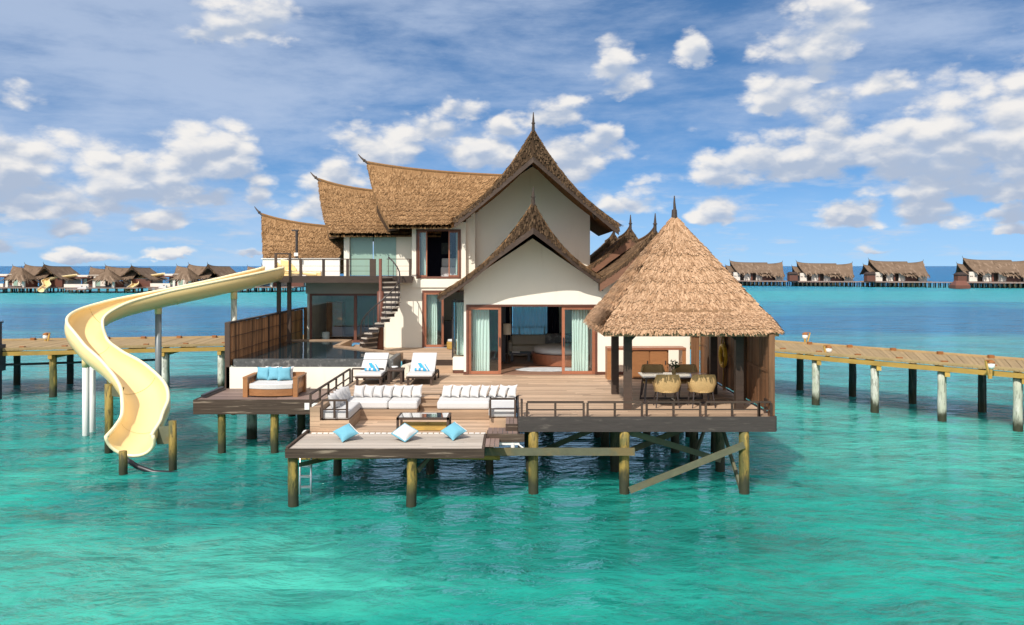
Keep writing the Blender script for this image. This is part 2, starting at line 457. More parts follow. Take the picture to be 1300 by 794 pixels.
M['post_grey'] = mat('grey_steel_post', (0.150, 0.170, 0.175), 0.4, 0.5, (3, 3, 3), 0.2, 0.0)
M['white_fabric'] = mat('white_canvas', (0.570, 0.557, 0.540), 0.9, 0.1, (5, 5, 5), 0.05, 0.03, 0.25, 60)
M['grey_fabric'] = mat('pale_grey_canvas', (0.500, 0.485, 0.475), 0.9, 0.1, (5, 5, 5), 0.06, 0.03, 0.25, 60)
M['teal_fabric'] = mat('aqua_canvas', (0.150, 0.370, 0.460), 0.9, 0.1, (5, 5, 5), 0.08, 0.03, 0.25, 60)
M['blue_fabric'] = mat('blue_canvas', (0.050, 0.330, 0.560), 0.9, 0.1, (5, 5, 5), 0.08, 0.03, 0.25, 60)
M['cream_fabric'] = mat('cream_canvas', (0.700, 0.640, 0.540), 0.9, 0.1, (5, 5, 5), 0.06, 0.03, 0.25, 60)
M['curtain'] = mat('sheer_aqua_curtain', (0.680, 0.760, 0.700), 0.9, 0.1, (3, 3, 1), 0.06, 0.0)
M['navy'] = mat('dark_drape', (0.030, 0.028, 0.050), 0.9, 0.1, (3, 3, 1), 0.2, 0.0)
M['metal'] = mat('dark_bronze_metal', (0.040, 0.030, 0.027), 0.4, 0.5, (5, 5, 5), 0.2, 0.1)
M['chrome'] = mat('brushed_steel', (0.62, 0.63, 0.63), 0.3, 0.5, (5, 5, 5), 0.1, 0.0, metal=0.9)
M['rattan'] = mat('honey_rattan', (0.470, 0.315, 0.135), 0.6, 0.3, (30, 30, 60), 0.4, 0.1, 0.6, 60)
M['table_white'] = mat('polished_white_top', (0.80, 0.79, 0.77), 0.12, 0.6, (3, 3, 3), 0.03, 0.0, coat=0.6)
M['white_paint'] = mat('white_paint', (0.74, 0.72, 0.68), 0.5, 0.4, (3, 3, 3), 0.05, 0.0)
M['yellow_paint'] = mat('yellow_buoy_plastic', (0.720, 0.440, 0.030), 0.45, 0.4, (3, 3, 3), 0.1, 0.0)
M['stone'] = mat('dark_pool_stone', (0.090, 0.090, 0.086), 0.45, 0.5, (9, 9, 9), 0.7, 0.45, 0.3, 40, dirt=((0.26, 0.25, 0.23), (7, 7, 7), 0.52, 0.66, 0.7))
M['concrete'] = mat('grey_green_render', (0.330, 0.325, 0.280), 0.8, 0.2, (2, 2, 2), 0.15, 0.0)
M['inner_wall'] = mat('dim_inner_wall', (0.740, 0.690, 0.610), 0.8, 0.2, (1, 1, 1), 0.06, 0.0)
M['inner_floor'] = mat('dark_inner_floor', (0.260, 0.140, 0.090), 0.4, 0.5, (1, 8, 8), 0.3, 0.2)
M['marble'] = mat('speckled_bath_stone', (0.560, 0.540, 0.450), 0.4, 0.5, (2, 2, 2), 0.4, 0.0)
M['rug'] = mat('pale_patterned_rug', (0.500, 0.520, 0.530), 0.95, 0.1, (4, 7, 4), 0.7, 0.0)
M['leaf'] = mat('house_plant_leaf', (0.030, 0.070, 0.025), 0.6, 0.3, (5, 5, 5), 0.3, 0.3)
M['black'] = mat('black_lacquer', (0.022, 0.020, 0.026), 0.4, 0.5, (4, 4, 4), 0.2, 0.0)
M['lamp_white'] = mat('milky_lamp_globe', (0.82, 0.80, 0.74), 0.35, 0.5, (4, 4, 4), 0.04, 0.0)
M['rust'] = mat('rust_brown_cap', (0.270, 0.105, 0.030), 0.6, 0.3, (8, 8, 8), 0.3, 0.1)
M['glass'] = mat_glass('clear_pane', (0.93, 0.97, 0.965), 1.2)
M['glass_table'] = mat_glass('table_pane', (0.55, 0.60, 0.58), 2.2, 0.25, (0.35, 0.36, 0.34))
M['frosted'] = mat_glass('frosted_green_pane', (0.55, 0.75, 0.65), 1.0, 0.80, (0.33, 0.47, 0.38))
M['sheer'] = mat_glass('grey_sheer', (0.80, 0.82, 0.82), 0.0, 0.66, (0.80, 0.68, 0.56), True)
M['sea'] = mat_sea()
M['pool'] = mat_pool()


# ------------------------------------------------------------------ mesh helpers
class MB:
    def __init__(s):
        s.v, s.f, s.r, s.m, s.g = [], [], [], [], []

    def add(s, vs, fs, r=None, mi=0):
        k = len(s.v)
        s.v += [tuple(q) for q in vs]
        rr = random.random() if r is None else r
        gi = s.g[-1] + 1 if s.g else 0
        for f in fs:
            s.g.append(gi)
            s.f.append(tuple(k + i for i in f))
            s.r.append(rr)
            s.m.append(mi)
        return s

    def hexa(s, p, r=None, mi=0):
        return s.add(p, [(0, 3, 2, 1), (4, 5, 6, 7), (0, 1, 5, 4), (1, 2, 6, 5), (2, 3, 7, 6), (3, 0, 4, 7)], r, mi)

    def box(s, x0, x1, y0, y1, z0, z1, r=None, mi=0):
        return s.hexa([(x0, y0, z0), (x1, y0, z0), (x1, y1, z0), (x0, y1, z0), (x0, y0, z1), (x1, y0, z1), (x1, y1, z1), (x0, y1, z1)], r, mi)

    def beam(s, a, b, w, h, r=None, mi=0, up=(0, 0, 1)):
        a, b = Vector(a), Vector(b)
        d = (b - a).normalized()
        u = Vector(up)
        if abs(d.dot(u)) > 0.98: u = Vector((0, 1, 0))
        sd = d.cross(u).normalized() * (w / 2)
        u = sd.cross(d).normalized() * (h / 2)
        return s.hexa([a - sd - u, a + sd - u, a + sd + u, a - sd + u, b - sd - u, b + sd - u, b + sd + u, b - sd + u], r, mi)

    def tube(s, pts, rad, n=10, r=None, mi=0, closed=False):
        pts = [Vector(p) for p in pts]
        if not isinstance(rad, (list, tuple)): rad = [rad] * len(pts)
        vs, fs = [], []
        L = len(pts)
        nrm = None
        for i, p in enumerate(pts):
            if closed: d = pts[(i + 1) % L] - pts[i - 1]
            else: d = pts[min(i + 1, L - 1)] - pts[max(i - 1, 0)]
            d.normalize()
            if nrm is None:
                nrm = d.orthogonal().normalized()
            else:
                nrm = (nrm - d * nrm.dot(d)).normalized()
            bn = d.cross(nrm)
            for k in range(n):
                a = 2 * PI * k / n
                vs.append(p + (nrm * math.cos(a) + bn * math.sin(a)) * rad[i])
        for i in range(L if closed else L - 1):
            j = (i + 1) % L
            for k in range(n):
                k2 = (k + 1) % n
                fs.append((i * n + k, i * n + k2, j * n + k2, j * n + k))
        if not closed:
            fs.append(tuple(range(n - 1, -1, -1)))
            fs.append(tuple((L - 1) * n + k for k in range(n)))
        return s.add(vs, fs, r, mi)

    def prism(s, poly, z0, z1, r=None, mi=0):
        n = len(poly)
        vs = [(x, y, z0) for x, y in poly] + [(x, y, z1) for x, y in poly]
        fs = [tuple(range(n - 1, -1, -1)), tuple(range(n, 2 * n))] + [(i, (i + 1) % n, n + (i + 1) % n, n + i) for i in range(n)]
        return s.add(vs, fs, r, mi)

    def vprism(s, poly, y0, y1, r=None, mi=0):
        """outline in x,z given a thickness along y"""
        n = len(poly)
        vs = [(x, y0, z) for x, z in poly] + [(x, y1, z) for x, z in poly]
        fs = [tuple(range(n)), tuple(range(2 * n - 1, n - 1, -1))] + [(i, n + i, n + (i + 1) % n, (i + 1) % n) for i in range(n)]
        return s.add(vs, fs, r, mi)

    def grid(s, rows, r=None, mi=0, wrap=False):
        a, b = len(rows), len(rows[0])
        vs = [p for row in rows for p in row]
        fs = []
        for i in range(a - 1):
            for j in range(b if wrap else b - 1):
                j2 = (j + 1) % b
                fs.append((i * b + j, i * b + j2, (i + 1) * b + j2, (i + 1) * b + j))
        return s.add(vs, fs, r, mi)

    def lathe(s, prof, n=20, c=(0, 0, 0), r=None, mi=0):
        rows = [[(c[0] + q * math.cos(2 * PI * k / n), c[1] + q * math.sin(2 * PI * k / n), c[2] + z) for k in range(n)] for q, z in prof]
        return s.grid(rows, r, mi, True)

    def planks(s, x0, x1, y0, y1, zt, along='x', w=0.14, gap=0.010, th=0.04, lmax=3.0, mi=0):
        a0, a1, b0, b1 = (x0, x1, y0, y1) if along == 'x' else (y0, y1, x0, x1)
        n = max(1, round((b1 - b0) / w))
        w = (b1 - b0) / n
        for i in range(n):
            p, q = b0 + i * w + gap / 2, b0 + (i + 1) * w - gap / 2
            a = a0
            first = True
            while a < a1 - 1e-6:
                L = lmax * (random.uniform(0.3, 1) if first else random.uniform(0.8, 1.1))
                e = min(a1, a + L)
                if a1 - e < 0.4: e = a1
                first = False
                dz = random.uniform(-0.003, 0.003)
                if along == 'x': s.box(a + 0.002, e - 0.002, p, q, zt - th + dz, zt + dz, mi=mi)
                else: s.box(p, q, a + 0.002, e - 0.002, zt - th + dz, zt + dz, mi=mi)
                a = e
        return s

    def split(s):
        """pieces that lie far apart become meshes of their own"""
        g = s.g
        k = max(g) + 1 if g else 0
        if k < 2 or k > 260: return [s]
        lo = [[1e9] * 3 for _ in range(k)]
        hi = [[-1e9] * 3 for _ in range(k)]
        for f, q in zip(s.f, g):
            for i in f:
                for c in range(3):
                    lo[q][c] = min(lo[q][c], s.v[i][c])
                    hi[q][c] = max(hi[q][c], s.v[i][c])
        size = [max(hi[q][c] - lo[q][c] for c in range(3)) for q in range(k)]
        par = list(range(k))

        def find(q):
            while par[q] != q: q = par[q]
            return q
        for p in range(k):
            for q in range(p + 1, k):
                gap = math.sqrt(sum(max(0.0, lo[p][c] - hi[q][c], lo[q][c] - hi[p][c]) ** 2 for c in range(3)))
                if gap <= max(0.02, 0.48 * max(size[p], size[q])): par[find(q)] = find(p)
        roots = sorted(set(find(q) for q in range(k)))
        if len(roots) < 2: return [s]
        out = []
        for r_ in roots:
            o = MB()
            idx = {}
            for f, q, rr, mi in zip(s.f, g, s.r, s.m):
                if find(q) != r_: continue
                nf = []
                for i in f:
                    if i not in idx:
                        idx[i] = len(o.v)
                        o.v.append(s.v[i])
                    nf.append(idx[i])
                o.f.append(tuple(nf))
                o.r.append(rr)
                o.m.append(mi)
                o.g.append(0)
            out.append(o)
        return out

    def build(s, name, mats, parent=None, smooth=False, off=(0, 0, 0), bevel=0.0):
        me = bpy.data.meshes.new(name)
        ox, oy, oz = off
        me.from_pydata([(x - ox, y - oy, z - oz) for x, y, z in s.v], [], s.f)
        at = me.attributes.new('rnd', 'FLOAT', 'FACE')
        at.data.foreach_set('value', s.r)
        if not isinstance(mats, (list, tuple)): mats = [mats]
        for q in mats: me.materials.append(M[q] if isinstance(q, str) else q)
        me.polygons.foreach_set('material_index', s.m)
        if smooth: me.polygons.foreach_set('use_smooth', [True] * len(s.f))
        me.update()
        o = bpy.data.objects.new(name, me)
        COL.objects.link(o)
        if parent is not None: o.parent = parent
        if bevel:
            b = o.modifiers.new('bevel', 'BEVEL')
            b.width = bevel
            b.segments = 2
            b.limit_method = 'ANGLE'
        return o


def tag(o, label=None, cat=None, group=None, kind=None):
    if label: o['label'] = label
    if cat: o['category'] = cat
    if group: o['group'] = group
    if kind: o['kind'] = kind
    return o


def thing(name, label, cat, loc=(0, 0, 0), rz=0.0, group=None):
    o = bpy.data.objects.new(name, None)
    o.empty_display_size = 0.3
    COL.objects.link(o)
    o.location = loc
    o.rotation_euler = (0, 0, rz)
    return tag(o, label, cat, group)


def root_loc(o):
    p = Vector((0, 0, 0))
    while o is not None:
        p += o.location
        o = o.parent
    return p


def part(name, mb, mats, parent, smooth=False, label=None, bevel=0.0, kind=None):
    """mesh written in world coordinates, hung under a thing (or under a part) that is not rotated"""
    res = [tag(q.build(name, mats, parent, smooth, tuple(root_loc(parent)), bevel), label, kind=kind) for q in mb.split()]
    return res[0]


def lpart(name, mb, mats, parent, smooth=False, label=None, bevel=0.0):
    """mesh written in the thing's own coordinates"""
    return [tag(q.build(name, mats, parent, smooth, (0, 0, 0), bevel), label) for q in mb.split()][0]


def solo(name, mb, mats, label, cat, loc=(0, 0, 0), rz=0.0, group=None, smooth=False, bevel=0.0, world=True):
    o = mb.build(name, mats, None, smooth, loc if world else (0, 0, 0), bevel)
    o.location = loc
    o.rotation_euler = (0, 0, rz)
    return tag(o, label, cat, group)


def copy_tree(o, parent=None):
    c = o.copy()
    COL.objects.link(c)
    if parent is not None: c.parent = parent
    for ch in list(o.children): copy_tree(ch, c)
    return c


ORD = ['first', 'second', 'third', 'fourth', 'fifth', 'sixth', 'seventh', 'eighth', 'ninth', 'tenth']


def at(px, py, Y):
    """point of the place at distance Y seen on the survey photograph at px, py"""
    return Vector(((px - 650) * Y / 1040, Y, EYE - (py - 338) * Y / 1040))


# ------------------------------------------------------------------ thatch
def tufts(mb, fn, area, dens, w=0.13, L=0.38, lift=0.032, mi=0, courses=9):
    """loose straw bundles lying down the slope of a roof surface fn(u, v), v running from ridge to eave"""
    e = 0.01
    for _ in range(int(area * dens)):
        u, v = random.random(), random.random() ** 0.9
        k = int(v * courses)
        fr = random.random() ** 0.62
        v = (k + fr) / courses
        p = fn(u, v)
        dv = fn(u, min(1, v + e)) - fn(u, max(0, v - e))
        du = fn(min(1, u + e), v) - fn(max(0, u - e), v)
        if dv.length < 1e-6 or du.length < 1e-6: continue
        dv.normalize()
        du.normalize()
        nn = du.cross(dv).normalized()
        if nn.z < 0: nn = -nn
        sd = dv.cross(nn)
        ww, ll = w * random.uniform(0.6, 1.4) / 2, L * random.uniform(0.6, 1.35)
        sk = random.uniform(-0.26, 0.26)
        t = (dv + sd * sk).normalized()
        a = p + nn * random.uniform(0.0, 0.012)
        b = p + t * ll + nn * lift * random.uniform(0.3, 1.3) * (0.55 + 0.75 * fr)
        mb.add([a - sd * ww, a + sd * ww, b + sd * ww * 0.75, b - sd * ww * 0.75], [(0, 1, 2, 3)], random.random(), mi)


def shell(mb, fn, nu, nv, th, mi=0):
    """a roof slope of thickness th over surface fn"""
    top = [[fn(i / nu, j / nv) for j in range(nv + 1)] for i in range(nu + 1)]
    bot = [[p - Vector((0, 0, th)) for p in row] for row in top]
    mb.grid(top, 0.35, mi)
    mb.grid(bot, 0.15, mi)
    mb.grid([top[0], bot[0]], 0.35, mi)
    mb.grid([top[-1], bot[-1]], 0.35, mi)
    mb.grid([[r[0] for r in top], [r[0] for r in bot]], 0.35, mi)
    mb.grid([[r[-1] for r in top], [r[-1] for r in bot]], 0.35, mi)


def fringe(mb, fn, length, down, mi=0, step=0.09, hang=0.2, dark=False):
    """ragged straw ends along an edge fn(t)"""
    n = int(length / step)
    for i in range(n):
        t = (i + random.random()) / n
        p = fn(t)
        q = fn(min(1, t + 0.01)) - fn(max(0, t - 0.01))
        if q.length < 1e-6: continue
        q.normalize()
        h = hang * random.uniform(0.4, 1.3)
        w = step * random.uniform(0.6, 1.1)
        d = Vector(down).normalized()
        mb.add([p - q * w, p + q * w, p + q * w * 0.7 + d * h, p - q * w * 0.7 + d * h], [(0, 1, 2, 3)], random.random() * (0.45 if dark else 1), mi)


def gable_roof(parent, o, rz, length, zr, wl, wr, dl, dr, flare, rake, th=0.22, dens=60, thatch='thatch', rake_pow=1.3, back_flare=0.0,
               barge_drop=0.30, fin=0.45, fin_dir=(0, -0.35, 1), tw=0.050, barge=True, fade=1.7, label=None, brake=0.0, curve=0.06, barge_h=0.20, endwall=False, barge_mat='barge'):
    """saddle roof. Local frame: ridge along +y from its raised front end (y=0 at the eave) to y=length; x is across.
    o = world point below the front of the ridge, zr = ridge height, wl/wr = half widths, dl/dr = drops to the eaves"""
    rot = Matrix.Rotation(rz, 3, 'Z')
    ow = Vector(o)

    def surf(side):
        w, dr_ = (wl, dl) if side < 0 else (wr, dr)

        def fn(u, v):
            yf = -rake * (1 - v) ** rake_pow
            yy = yf + u * (length + brake * (1 - v) - yf)
            z = zr - dr_ * v - curve * dr_ * math.sin(PI * v)
            z += flare * math.exp(-(u * length) / fade) * (1 - v) ** 3
            if back_flare: z += back_flare * math.exp(-((1 - u) * length) / fade) * (1 - v) ** 3
            return ow + rot @ Vector((side * w * v, yy, z))
        return fn
    mb = MB()
    for side in (-1, 1):
        fn = surf(side)
        w, d_ = (wl, dl) if side < 0 else (wr, dr)
        shell(mb, fn, 14, 12, th)
        area = math.hypot(w, d_) * (length + rake / 2)
        tufts(mb, fn, area, dens, w=tw, L=tw * 4.2)
        fringe(mb, lambda t: fn(t, 1.0) + Vector((0, 0, -th * 0.3)), length, (0, 0, -1), hang=th * 0.55, step=tw * 0.5)
        out = rot @ Vector((0, -0.35, -1))
        fringe(mb, lambda t: fn(0.0, t) + Vector((0, 0, 0.02)), math.hypot(w, d_), out, hang=th * 0.6, step=tw * 0.7, dark=True)
    # straw cap along the ridge
    ridge = [surf(1)(i / 14, 0) + Vector((0, 0, 0.02)) for i in range(15)]
    mb.tube(ridge, 0.06, 6, 0.3)
    roof = part('thatched_roof', mb, thatch, parent, label=label)
    if barge:
        bm, ge = MB(), MB()
        bh = barge_h
        for side in (-1, 1):
            fn = surf(side)
            w, d_ = (wl, dl) if side < 0 else (wr, dr)
            rows, grow = [], []
            f, b, gf = rot @ Vector((0, -0.05, 0)), rot @ Vector((0, 0.02, 0)), rot @ Vector((0, -0.015, 0))
            for j in range(25):
                v = j / 24
                top = fn(0, v) + Vector((0, 0, -0.03))
                low = Vector((top.x, top.y, min(ow.z + zr - d_ * v - barge_drop - th * 0.4, top.z - bh - 0.05)))
                mid = Vector((top.x, top.y, low.z + bh))
                rows.append([mid + f, low + f, low + b, mid + b])
                grow.append([top + gf, mid + gf])
            bm.grid(rows, 0.5, wrap=True)
            bm.add(rows[-1], [(0, 1, 2, 3)], 0.5)
            ge.grid(grow, 0.25)
            # straw ends packed above the board
            n = int(dens * 0.55 * math.hypot(w, d_))
            for _ in range(n):
                v, q = random.random(), random.random() ** 1.4
                j = min(23, int(v * 24))
                k = v * 24 - j
                tp = grow[j][0].lerp(grow[j + 1][0], k)
                md = grow[j][1].lerp(grow[j + 1][1], k)
                p = tp.lerp(md, q * 0.9) + rot @ Vector((0, -0.01 - 0.03 * random.random(), 0))
                dn = (grow[j + 1][0] - grow[j][0]).normalized() * 0.5 + Vector((0, 0, -1)) + rot @ Vector((0, -0.25, 0))
                dn.normalize()
                sd = rot @ Vector((1, 0, 0)) * (tw * 0.45)
                L = tw * random.uniform(1.4, 2.8)
                ge.add([p - sd, p + sd, p + sd + dn * L, p - sd + dn * L], [(0, 1, 2, 3)], random.random())
        part('bargeboard', bm, barge_mat, roof)
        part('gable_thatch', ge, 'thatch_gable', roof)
    if endwall:
        em = MB()
        sh = rot @ Vector((0, 0.40, 0))
        for side in (-1, 1):
            fn = surf(side)
            bot = ow.z + zr - max(dl, dr) - th
            rows = [[fn(0, j / 12) + sh - Vector((0, 0, th + 0.02)) for j in range(13)]]
            rows.append([Vector((p.x, p.y, min(bot, p.z - 0.02))) for p in rows[0]])
            em.grid(rows, 0.4)
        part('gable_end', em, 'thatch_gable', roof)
    if fin:
        fm = MB()
        a = surf(1)(0, 0)
        dd = rot @ Vector(fin_dir)
        dd.normalize()
        up = Vector((0, 0, 1))
        pts = [a - dd * 0.15, a + dd * fin * 0.35, a + dd * fin * 0.7 + up * 0.02, a + dd * fin + up * 0.07]
        fm.tube(pts, [0.06, 0.05, 0.032, 0.014], 8)
        fm.tube([a + dd * fin * 0.30, a + dd * fin * 0.38], [0.072, 0.072], 8)
        part('finial', fm, 'dark_wood', roof)
    return roof


def pyramid_roof(parent, cx, cy, half, z_eave, z_apex, th=0.2, dens=70, thatch='thatch_pale', tw=0.034, skirt=True, fin=0.5, bulge=0.0):
    mb = MB()
    cs = [(-1, -1), (1, -1), (1, 1), (-1, 1)]
    A = Vector((cx, cy, z_apex))
    fns = []
    for k in range(4):
        c0, c1 = cs[k], cs[(k + 1) % 4]

        def fn(u, v, c0=c0, c1=c1):
            e = Vector((cx + half * (c0[0] * (1 - u) + c1[0] * u), cy + half * (c0[1] * (1 - u) + c1[1] * u), z_eave))
            p = A.lerp(e, v)
            return p + Vector((0, 0, bulge * math.sin(PI * v)))
        fns.append(fn)
    for k, fn in enumerate(fns):
        shell(mb, fn, 8, 10, th)
        area = half * math.hypot(half, z_apex - z_eave)
        # triangle: sample v ~ sqrt for even cover

        def fn2(u, v, fn=fn): return fn(u, max(0.0005, v) ** 0.5)
        tufts(mb, fn2, area, dens, w=tw, L=tw * 6.0, lift=0.035)
        c0, c1 = cs[k], cs[(k + 1) % 4]
        out = Vector(((c0[0] + c1[0]) / 2, (c0[1] + c1[1]) / 2, -2.2))
        fringe(mb, lambda t: fn(t, 1.0) + Vector((0, 0, -th * 0.2)), 2 * half, out, hang=th * 0.42, step=tw * 0.5)
        if k in (1, 3):
            # straw standing proud of the flanks, so they read as thatch when seen almost edge on
            for _ in range(int(area * 330)):
                u, v = random.random(), random.random() ** 0.5
                p = fn(u, v)
                dv = (fn(u, min(1, v + 0.01)) - fn(u, v - 0.01)).normalized()
                du = (fn(min(1, u + 0.01), v) - fn(max(0, u - 0.01), v)).normalized()
                nn = du.cross(dv).normalized()
                if nn.z < 0: nn = -nn
                q = p + dv * random.uniform(0.08, 0.22) + du * random.uniform(-0.05, 0.05)
                hgt = nn * random.uniform(0.02, 0.05)
                mb.add([p, q, q + hgt, p + hgt * 0.6], [(0, 1, 2, 3)], random.random())
        if skirt:
            # a thicker skirt course at the eave with a seam of lifted straw above it
            def sk(u, v, fn=fn): return fn(u, 0.875 + v * 0.125) + Vector((0, 0, 0.05))
            shell(mb, sk, 8, 2, 0.08)
            tufts(mb, sk, area * 0.28, dens * 1.4, w=tw, L=tw * 2.6)
            if k == 0:
                for (a0, a1) in ((0.30, 0.40), (0.42, 0.52), (0.54, 0.62), (0.63, 0.68), (0.72, 0.77)):
                    for _ in range(26):
                        u = random.uniform(a0, a1)
                        p = fn(u, 0.868 + 0.010 * math.sin(u * 70)) + Vector((0, -0.03, 0.06))
                        mb.add([p + Vector((-0.05, 0, 0)), p + Vector((0.05, 0, 0)), p + Vector((0.03, -0.03, -0.09)), p + Vector((-0.03, -0.02, -0.10))], [(0, 1, 2, 3)], 0.0)
        hip = lambda t, fn=fn: fn(0, t) + Vector((0, 0, 0.015))
        fringe(mb, hip, 4.2, (0, 0, -1), hang=0.10, step=0.02)
    roof = part('thatched_roof', mb, thatch, parent)
    if fin:
        fm = MB()
        fm.tube([A - Vector((0, 0, 0.1)), A + Vector((0, 0, fin * 0.25)), A + Vector((0.01, 0, fin * 0.3)), A + Vector((0, 0, fin * 0.65)), A + Vector((0.0, 0, fin * 1.0))],
                [0.085, 0.07, 0.042, 0.03, 0.014], 8)
        part('finial', fm, 'dark_wood', roof)
    return roof


# ------------------------------------------------------------------ setting: lagoon
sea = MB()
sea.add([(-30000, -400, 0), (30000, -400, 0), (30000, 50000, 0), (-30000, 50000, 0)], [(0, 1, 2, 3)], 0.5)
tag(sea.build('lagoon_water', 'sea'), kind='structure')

# ------------------------------------------------------------------ the villa
ZD, ZT, ZP, ZF, ZL = 1.88, 2.30, 2.52, 1.36, 1.60      # main deck, terrace, pool water, front platform, left deck
VILLA = (0.8, 31.0, ZD)
villa = thing('overwater_villa', 'large two storey cream villa on stilts with saddle shaped thatched roofs', 'villa', VILLA)


def wall_xz(mb, x0, x1, z0, z1, y0, y1, holes=()):
    """wall facing -y with rectangular holes (x0, x1, z0, z1), holes not overlapping in x"""
    x = x0
    for (a, b, c, d) in sorted(holes):
        if a > x: mb.box(x, a, y0, y1, z0, z1)
        if c > z0: mb.box(a, b, y0, y1, z0, c)
        if d < z1: mb.box(a, b, y0, y1, d, z1)
        x = b
    if x < x1: mb.box(x, x1, y0, y1, z0, z1)


def frame(mb, x0, x1, z0, z1, y0, y1, w=0.09, bottom=True):
    mb.box(x0, x0 + w, y0, y1, z0, z1)
    mb.box(x1 - w, x1, y0, y1, z0, z1)
    mb.box(x0 + w, x1 - w, y0, y1, z1 - w, z1)
    if bottom: mb.box(x0 + w, x1 - w, y0, y1, z0, z0 + w)


def drape(mb, x0, x1, y, z0, z1, folds=5, amp=0.05, spread=1.0):
    n = folds * 8
    rows = []
    for k in range(7):
        f = k / 6
        z = z0 + (z1 - z0) * f
        row = []
        for i in range(n + 1):
            t = i / n
            xx = x0 + (x1 - x0) * t
            row.append((xx + 0.02 * math.sin(7 * t + 3 * f), y + amp * math.sin(2 * PI * folds * t + 0.5 * math.sin(3 * f)) * (1 - 0.3 * f), z))
        rows.append(row)
    mb.grid(rows)


# ---- walls
w = MB()
YA = 27.9                                                # face of the bedroom wing
XL, XR, PX, PZ = -1.64, 3.04, 0.70, 6.52
DZ0, DZ1 = ZD + 0.02, 4.27                               # big sliding door
DX0, DX1 = -1.56, 2.90
w.vprism([(XL, ZD - 0.3), (DX0, ZD - 0.3), (DX0, DZ1), (XL, DZ1)], YA, YA + 0.2)
w.vprism([(DX1, ZD - 0.3), (XR, ZD - 0.3), (XR, DZ1), (DX1, DZ1)], YA, YA + 0.2)
w.vprism([(XL, DZ1), (XR, DZ1), (XR, 4.92), (PX, PZ), (XL, 4.98)], YA, YA + 0.2)
w.box(XL, XL + 0.2, YA + 0.2, 33.0, ZD - 0.3, 4.98)      # left return
w.box(XR - 0.2, XR - 0.003, YA + 0.2, 33.6, ZD - 0.3, 4.95)
wall_xz(w, XL + 0.2, XR - 0.2, ZD - 0.3, 4.6, 34.4, 34.6, [(-0.05, 1.75, 2.65, 4.1)])   # rear wall with the sea view window
part('bedroom_wing_wall', w, 'stucco', villa)
sk = MB()
sk.box(XL - 0.015, DX0, YA - 0.015, YA, ZD, ZD + 0.10)
sk.box(DX1, 6.06, YA - 0.015, YA, ZD, ZD + 0.10)
part('skirting', sk, 'dark_red', villa)
w = MB()
w.vprism([(XR, ZD - 0.3), (6.06, ZD - 0.3), (6.06, 5.1), (4.66, 6.35), (XR, 4.95)], YA + 0.004, YA + 0.2)
w.box(5.86, 6.06, YA + 0.2, 41, ZD - 0.3, 5.1)
w.box(XR, 6.06, 40.8, 41, ZD - 0.3, 5.1)
part('bathroom_wing_wall', w, 'stucco', villa)
# upper storey
w = MB()
YW = 33.0
WX0, WX1, WZ0, WZ1 = -3.86, -2.06, 5.08, 7.06            # upper window
EX0, EX1, EZ0, EZ1 = -3.62, -1.80, ZT, 4.60              # lower door
wall_xz(w, -4.03, -1.86, 4.95, 7.35, YW, YW + 0.2, [(WX0, WX1, WZ0, WZ1)])
wall_xz(w, -5.10, -1.66, ZT - 0.2, 4.95, YW, YW + 0.2, [(EX0, EX1, ZT - 0.2, EZ1)])
w.box(-4.03, -1.86, YW - 0.06, YW, 4.72, 5.02)           # projecting band between the storeys
w.box(-1.86, -1.50, YW + 0.22, YW + 0.45, 4.4, 7.9)
w.vprism([(-1.52, 4.4), (3.20, 4.4), (3.20, 8.02), (0.84, 9.66), (-1.52, 8.15)], 33.6, 33.8)
w.box(3.0, 3.2, 33.8, 39.5, 4.4, 7.9)
w.box(-4.03, -3.83, YW + 0.2, 38.5, 2.1, 7.3)
w.box(-4.03, -1.66, 39.3, 39.5, 2.1, 4.7)
w.box(-4.03, 3.2, 39.3, 39.5, 4.7, 7.6)
part('upper_storey_wall', w, 'stucco', villa)
w = MB()
YB = 34.5
w.box(-4.88, -4.03, YB, YB + 0.2, 5.15, 7.1)
w.box(-7.05, -6.82, YB - 0.15, YB + 0.05, 5.15, 6.98)
w.box(-6.82, -4.88, YB, YB + 0.2, 6.85, 7.1)
part('balcony_rear_wall', w, 'stucco', villa)
w = MB()
w.box(-10.2, -7.05, 33.5, 33.62, 5.15, 5.86)
w.box(-10.25, -7.03, 33.46, 33.66, 5.86, 5.90)
part('balcony_parapet', w, 'white_paint', villa)
# pilaster lamp by the frosted glass
# ground floor glazed room
w = MB()
YG = 34.2
w.box(-8.60, -5.10, YG - 0.05, YG + 0.2, 4.43, 4.90)
part('lintel_band', w, 'concrete', villa)
w = MB()
w.box(-8.6, -8.45, YG + 0.2, 38.5, 2.3, 4.9)
w.box(-5.3, -5.1, YW + 0.2, 38.5, 2.3, 4.95)
w.box(-8.6, -5.1, 38.4, 38.6, 2.3, 4.9)
part('bathroom_inner_wall', w, 'marble', villa)

# ---- floors and ceilings inside
fl = MB()
fl.planks(XL + 0.2, XR - 0.2, YA + 0.2, 34.4, ZD + 0.02, w=0.2)
fl.box(DX0, DX1, YA, YA + 0.2, ZD - 0.02, ZD + 0.015)
fl.planks(-8.45, -5.3, YG + 0.2, 38.4, ZT + 0.1, w=0.25)
fl.planks(-3.83, -1.6, YW + 0.2, 33.9, ZT + 0.03, w=0.25)
fl.planks(-3.83, -1.66, 33.9, 39.3, ZT + 0.03, w=0.25)
fl.planks(-1.6, 3.0, 34.7, 37.2, ZD, w=0.25)
fl.planks(-3.83, -1.9, YW + 0.2, 33.9, 5.06, w=0.25)
fl.planks(-3.83, 3.0, 33.9, 39.3, 5.06, w=0.25)
part('inner_floor', fl, 'inner_floor', villa)
ce = MB()
ce.box(XL + 0.2, XR - 0.2, YA + 0.2, 34.4, 4.62, 4.68)
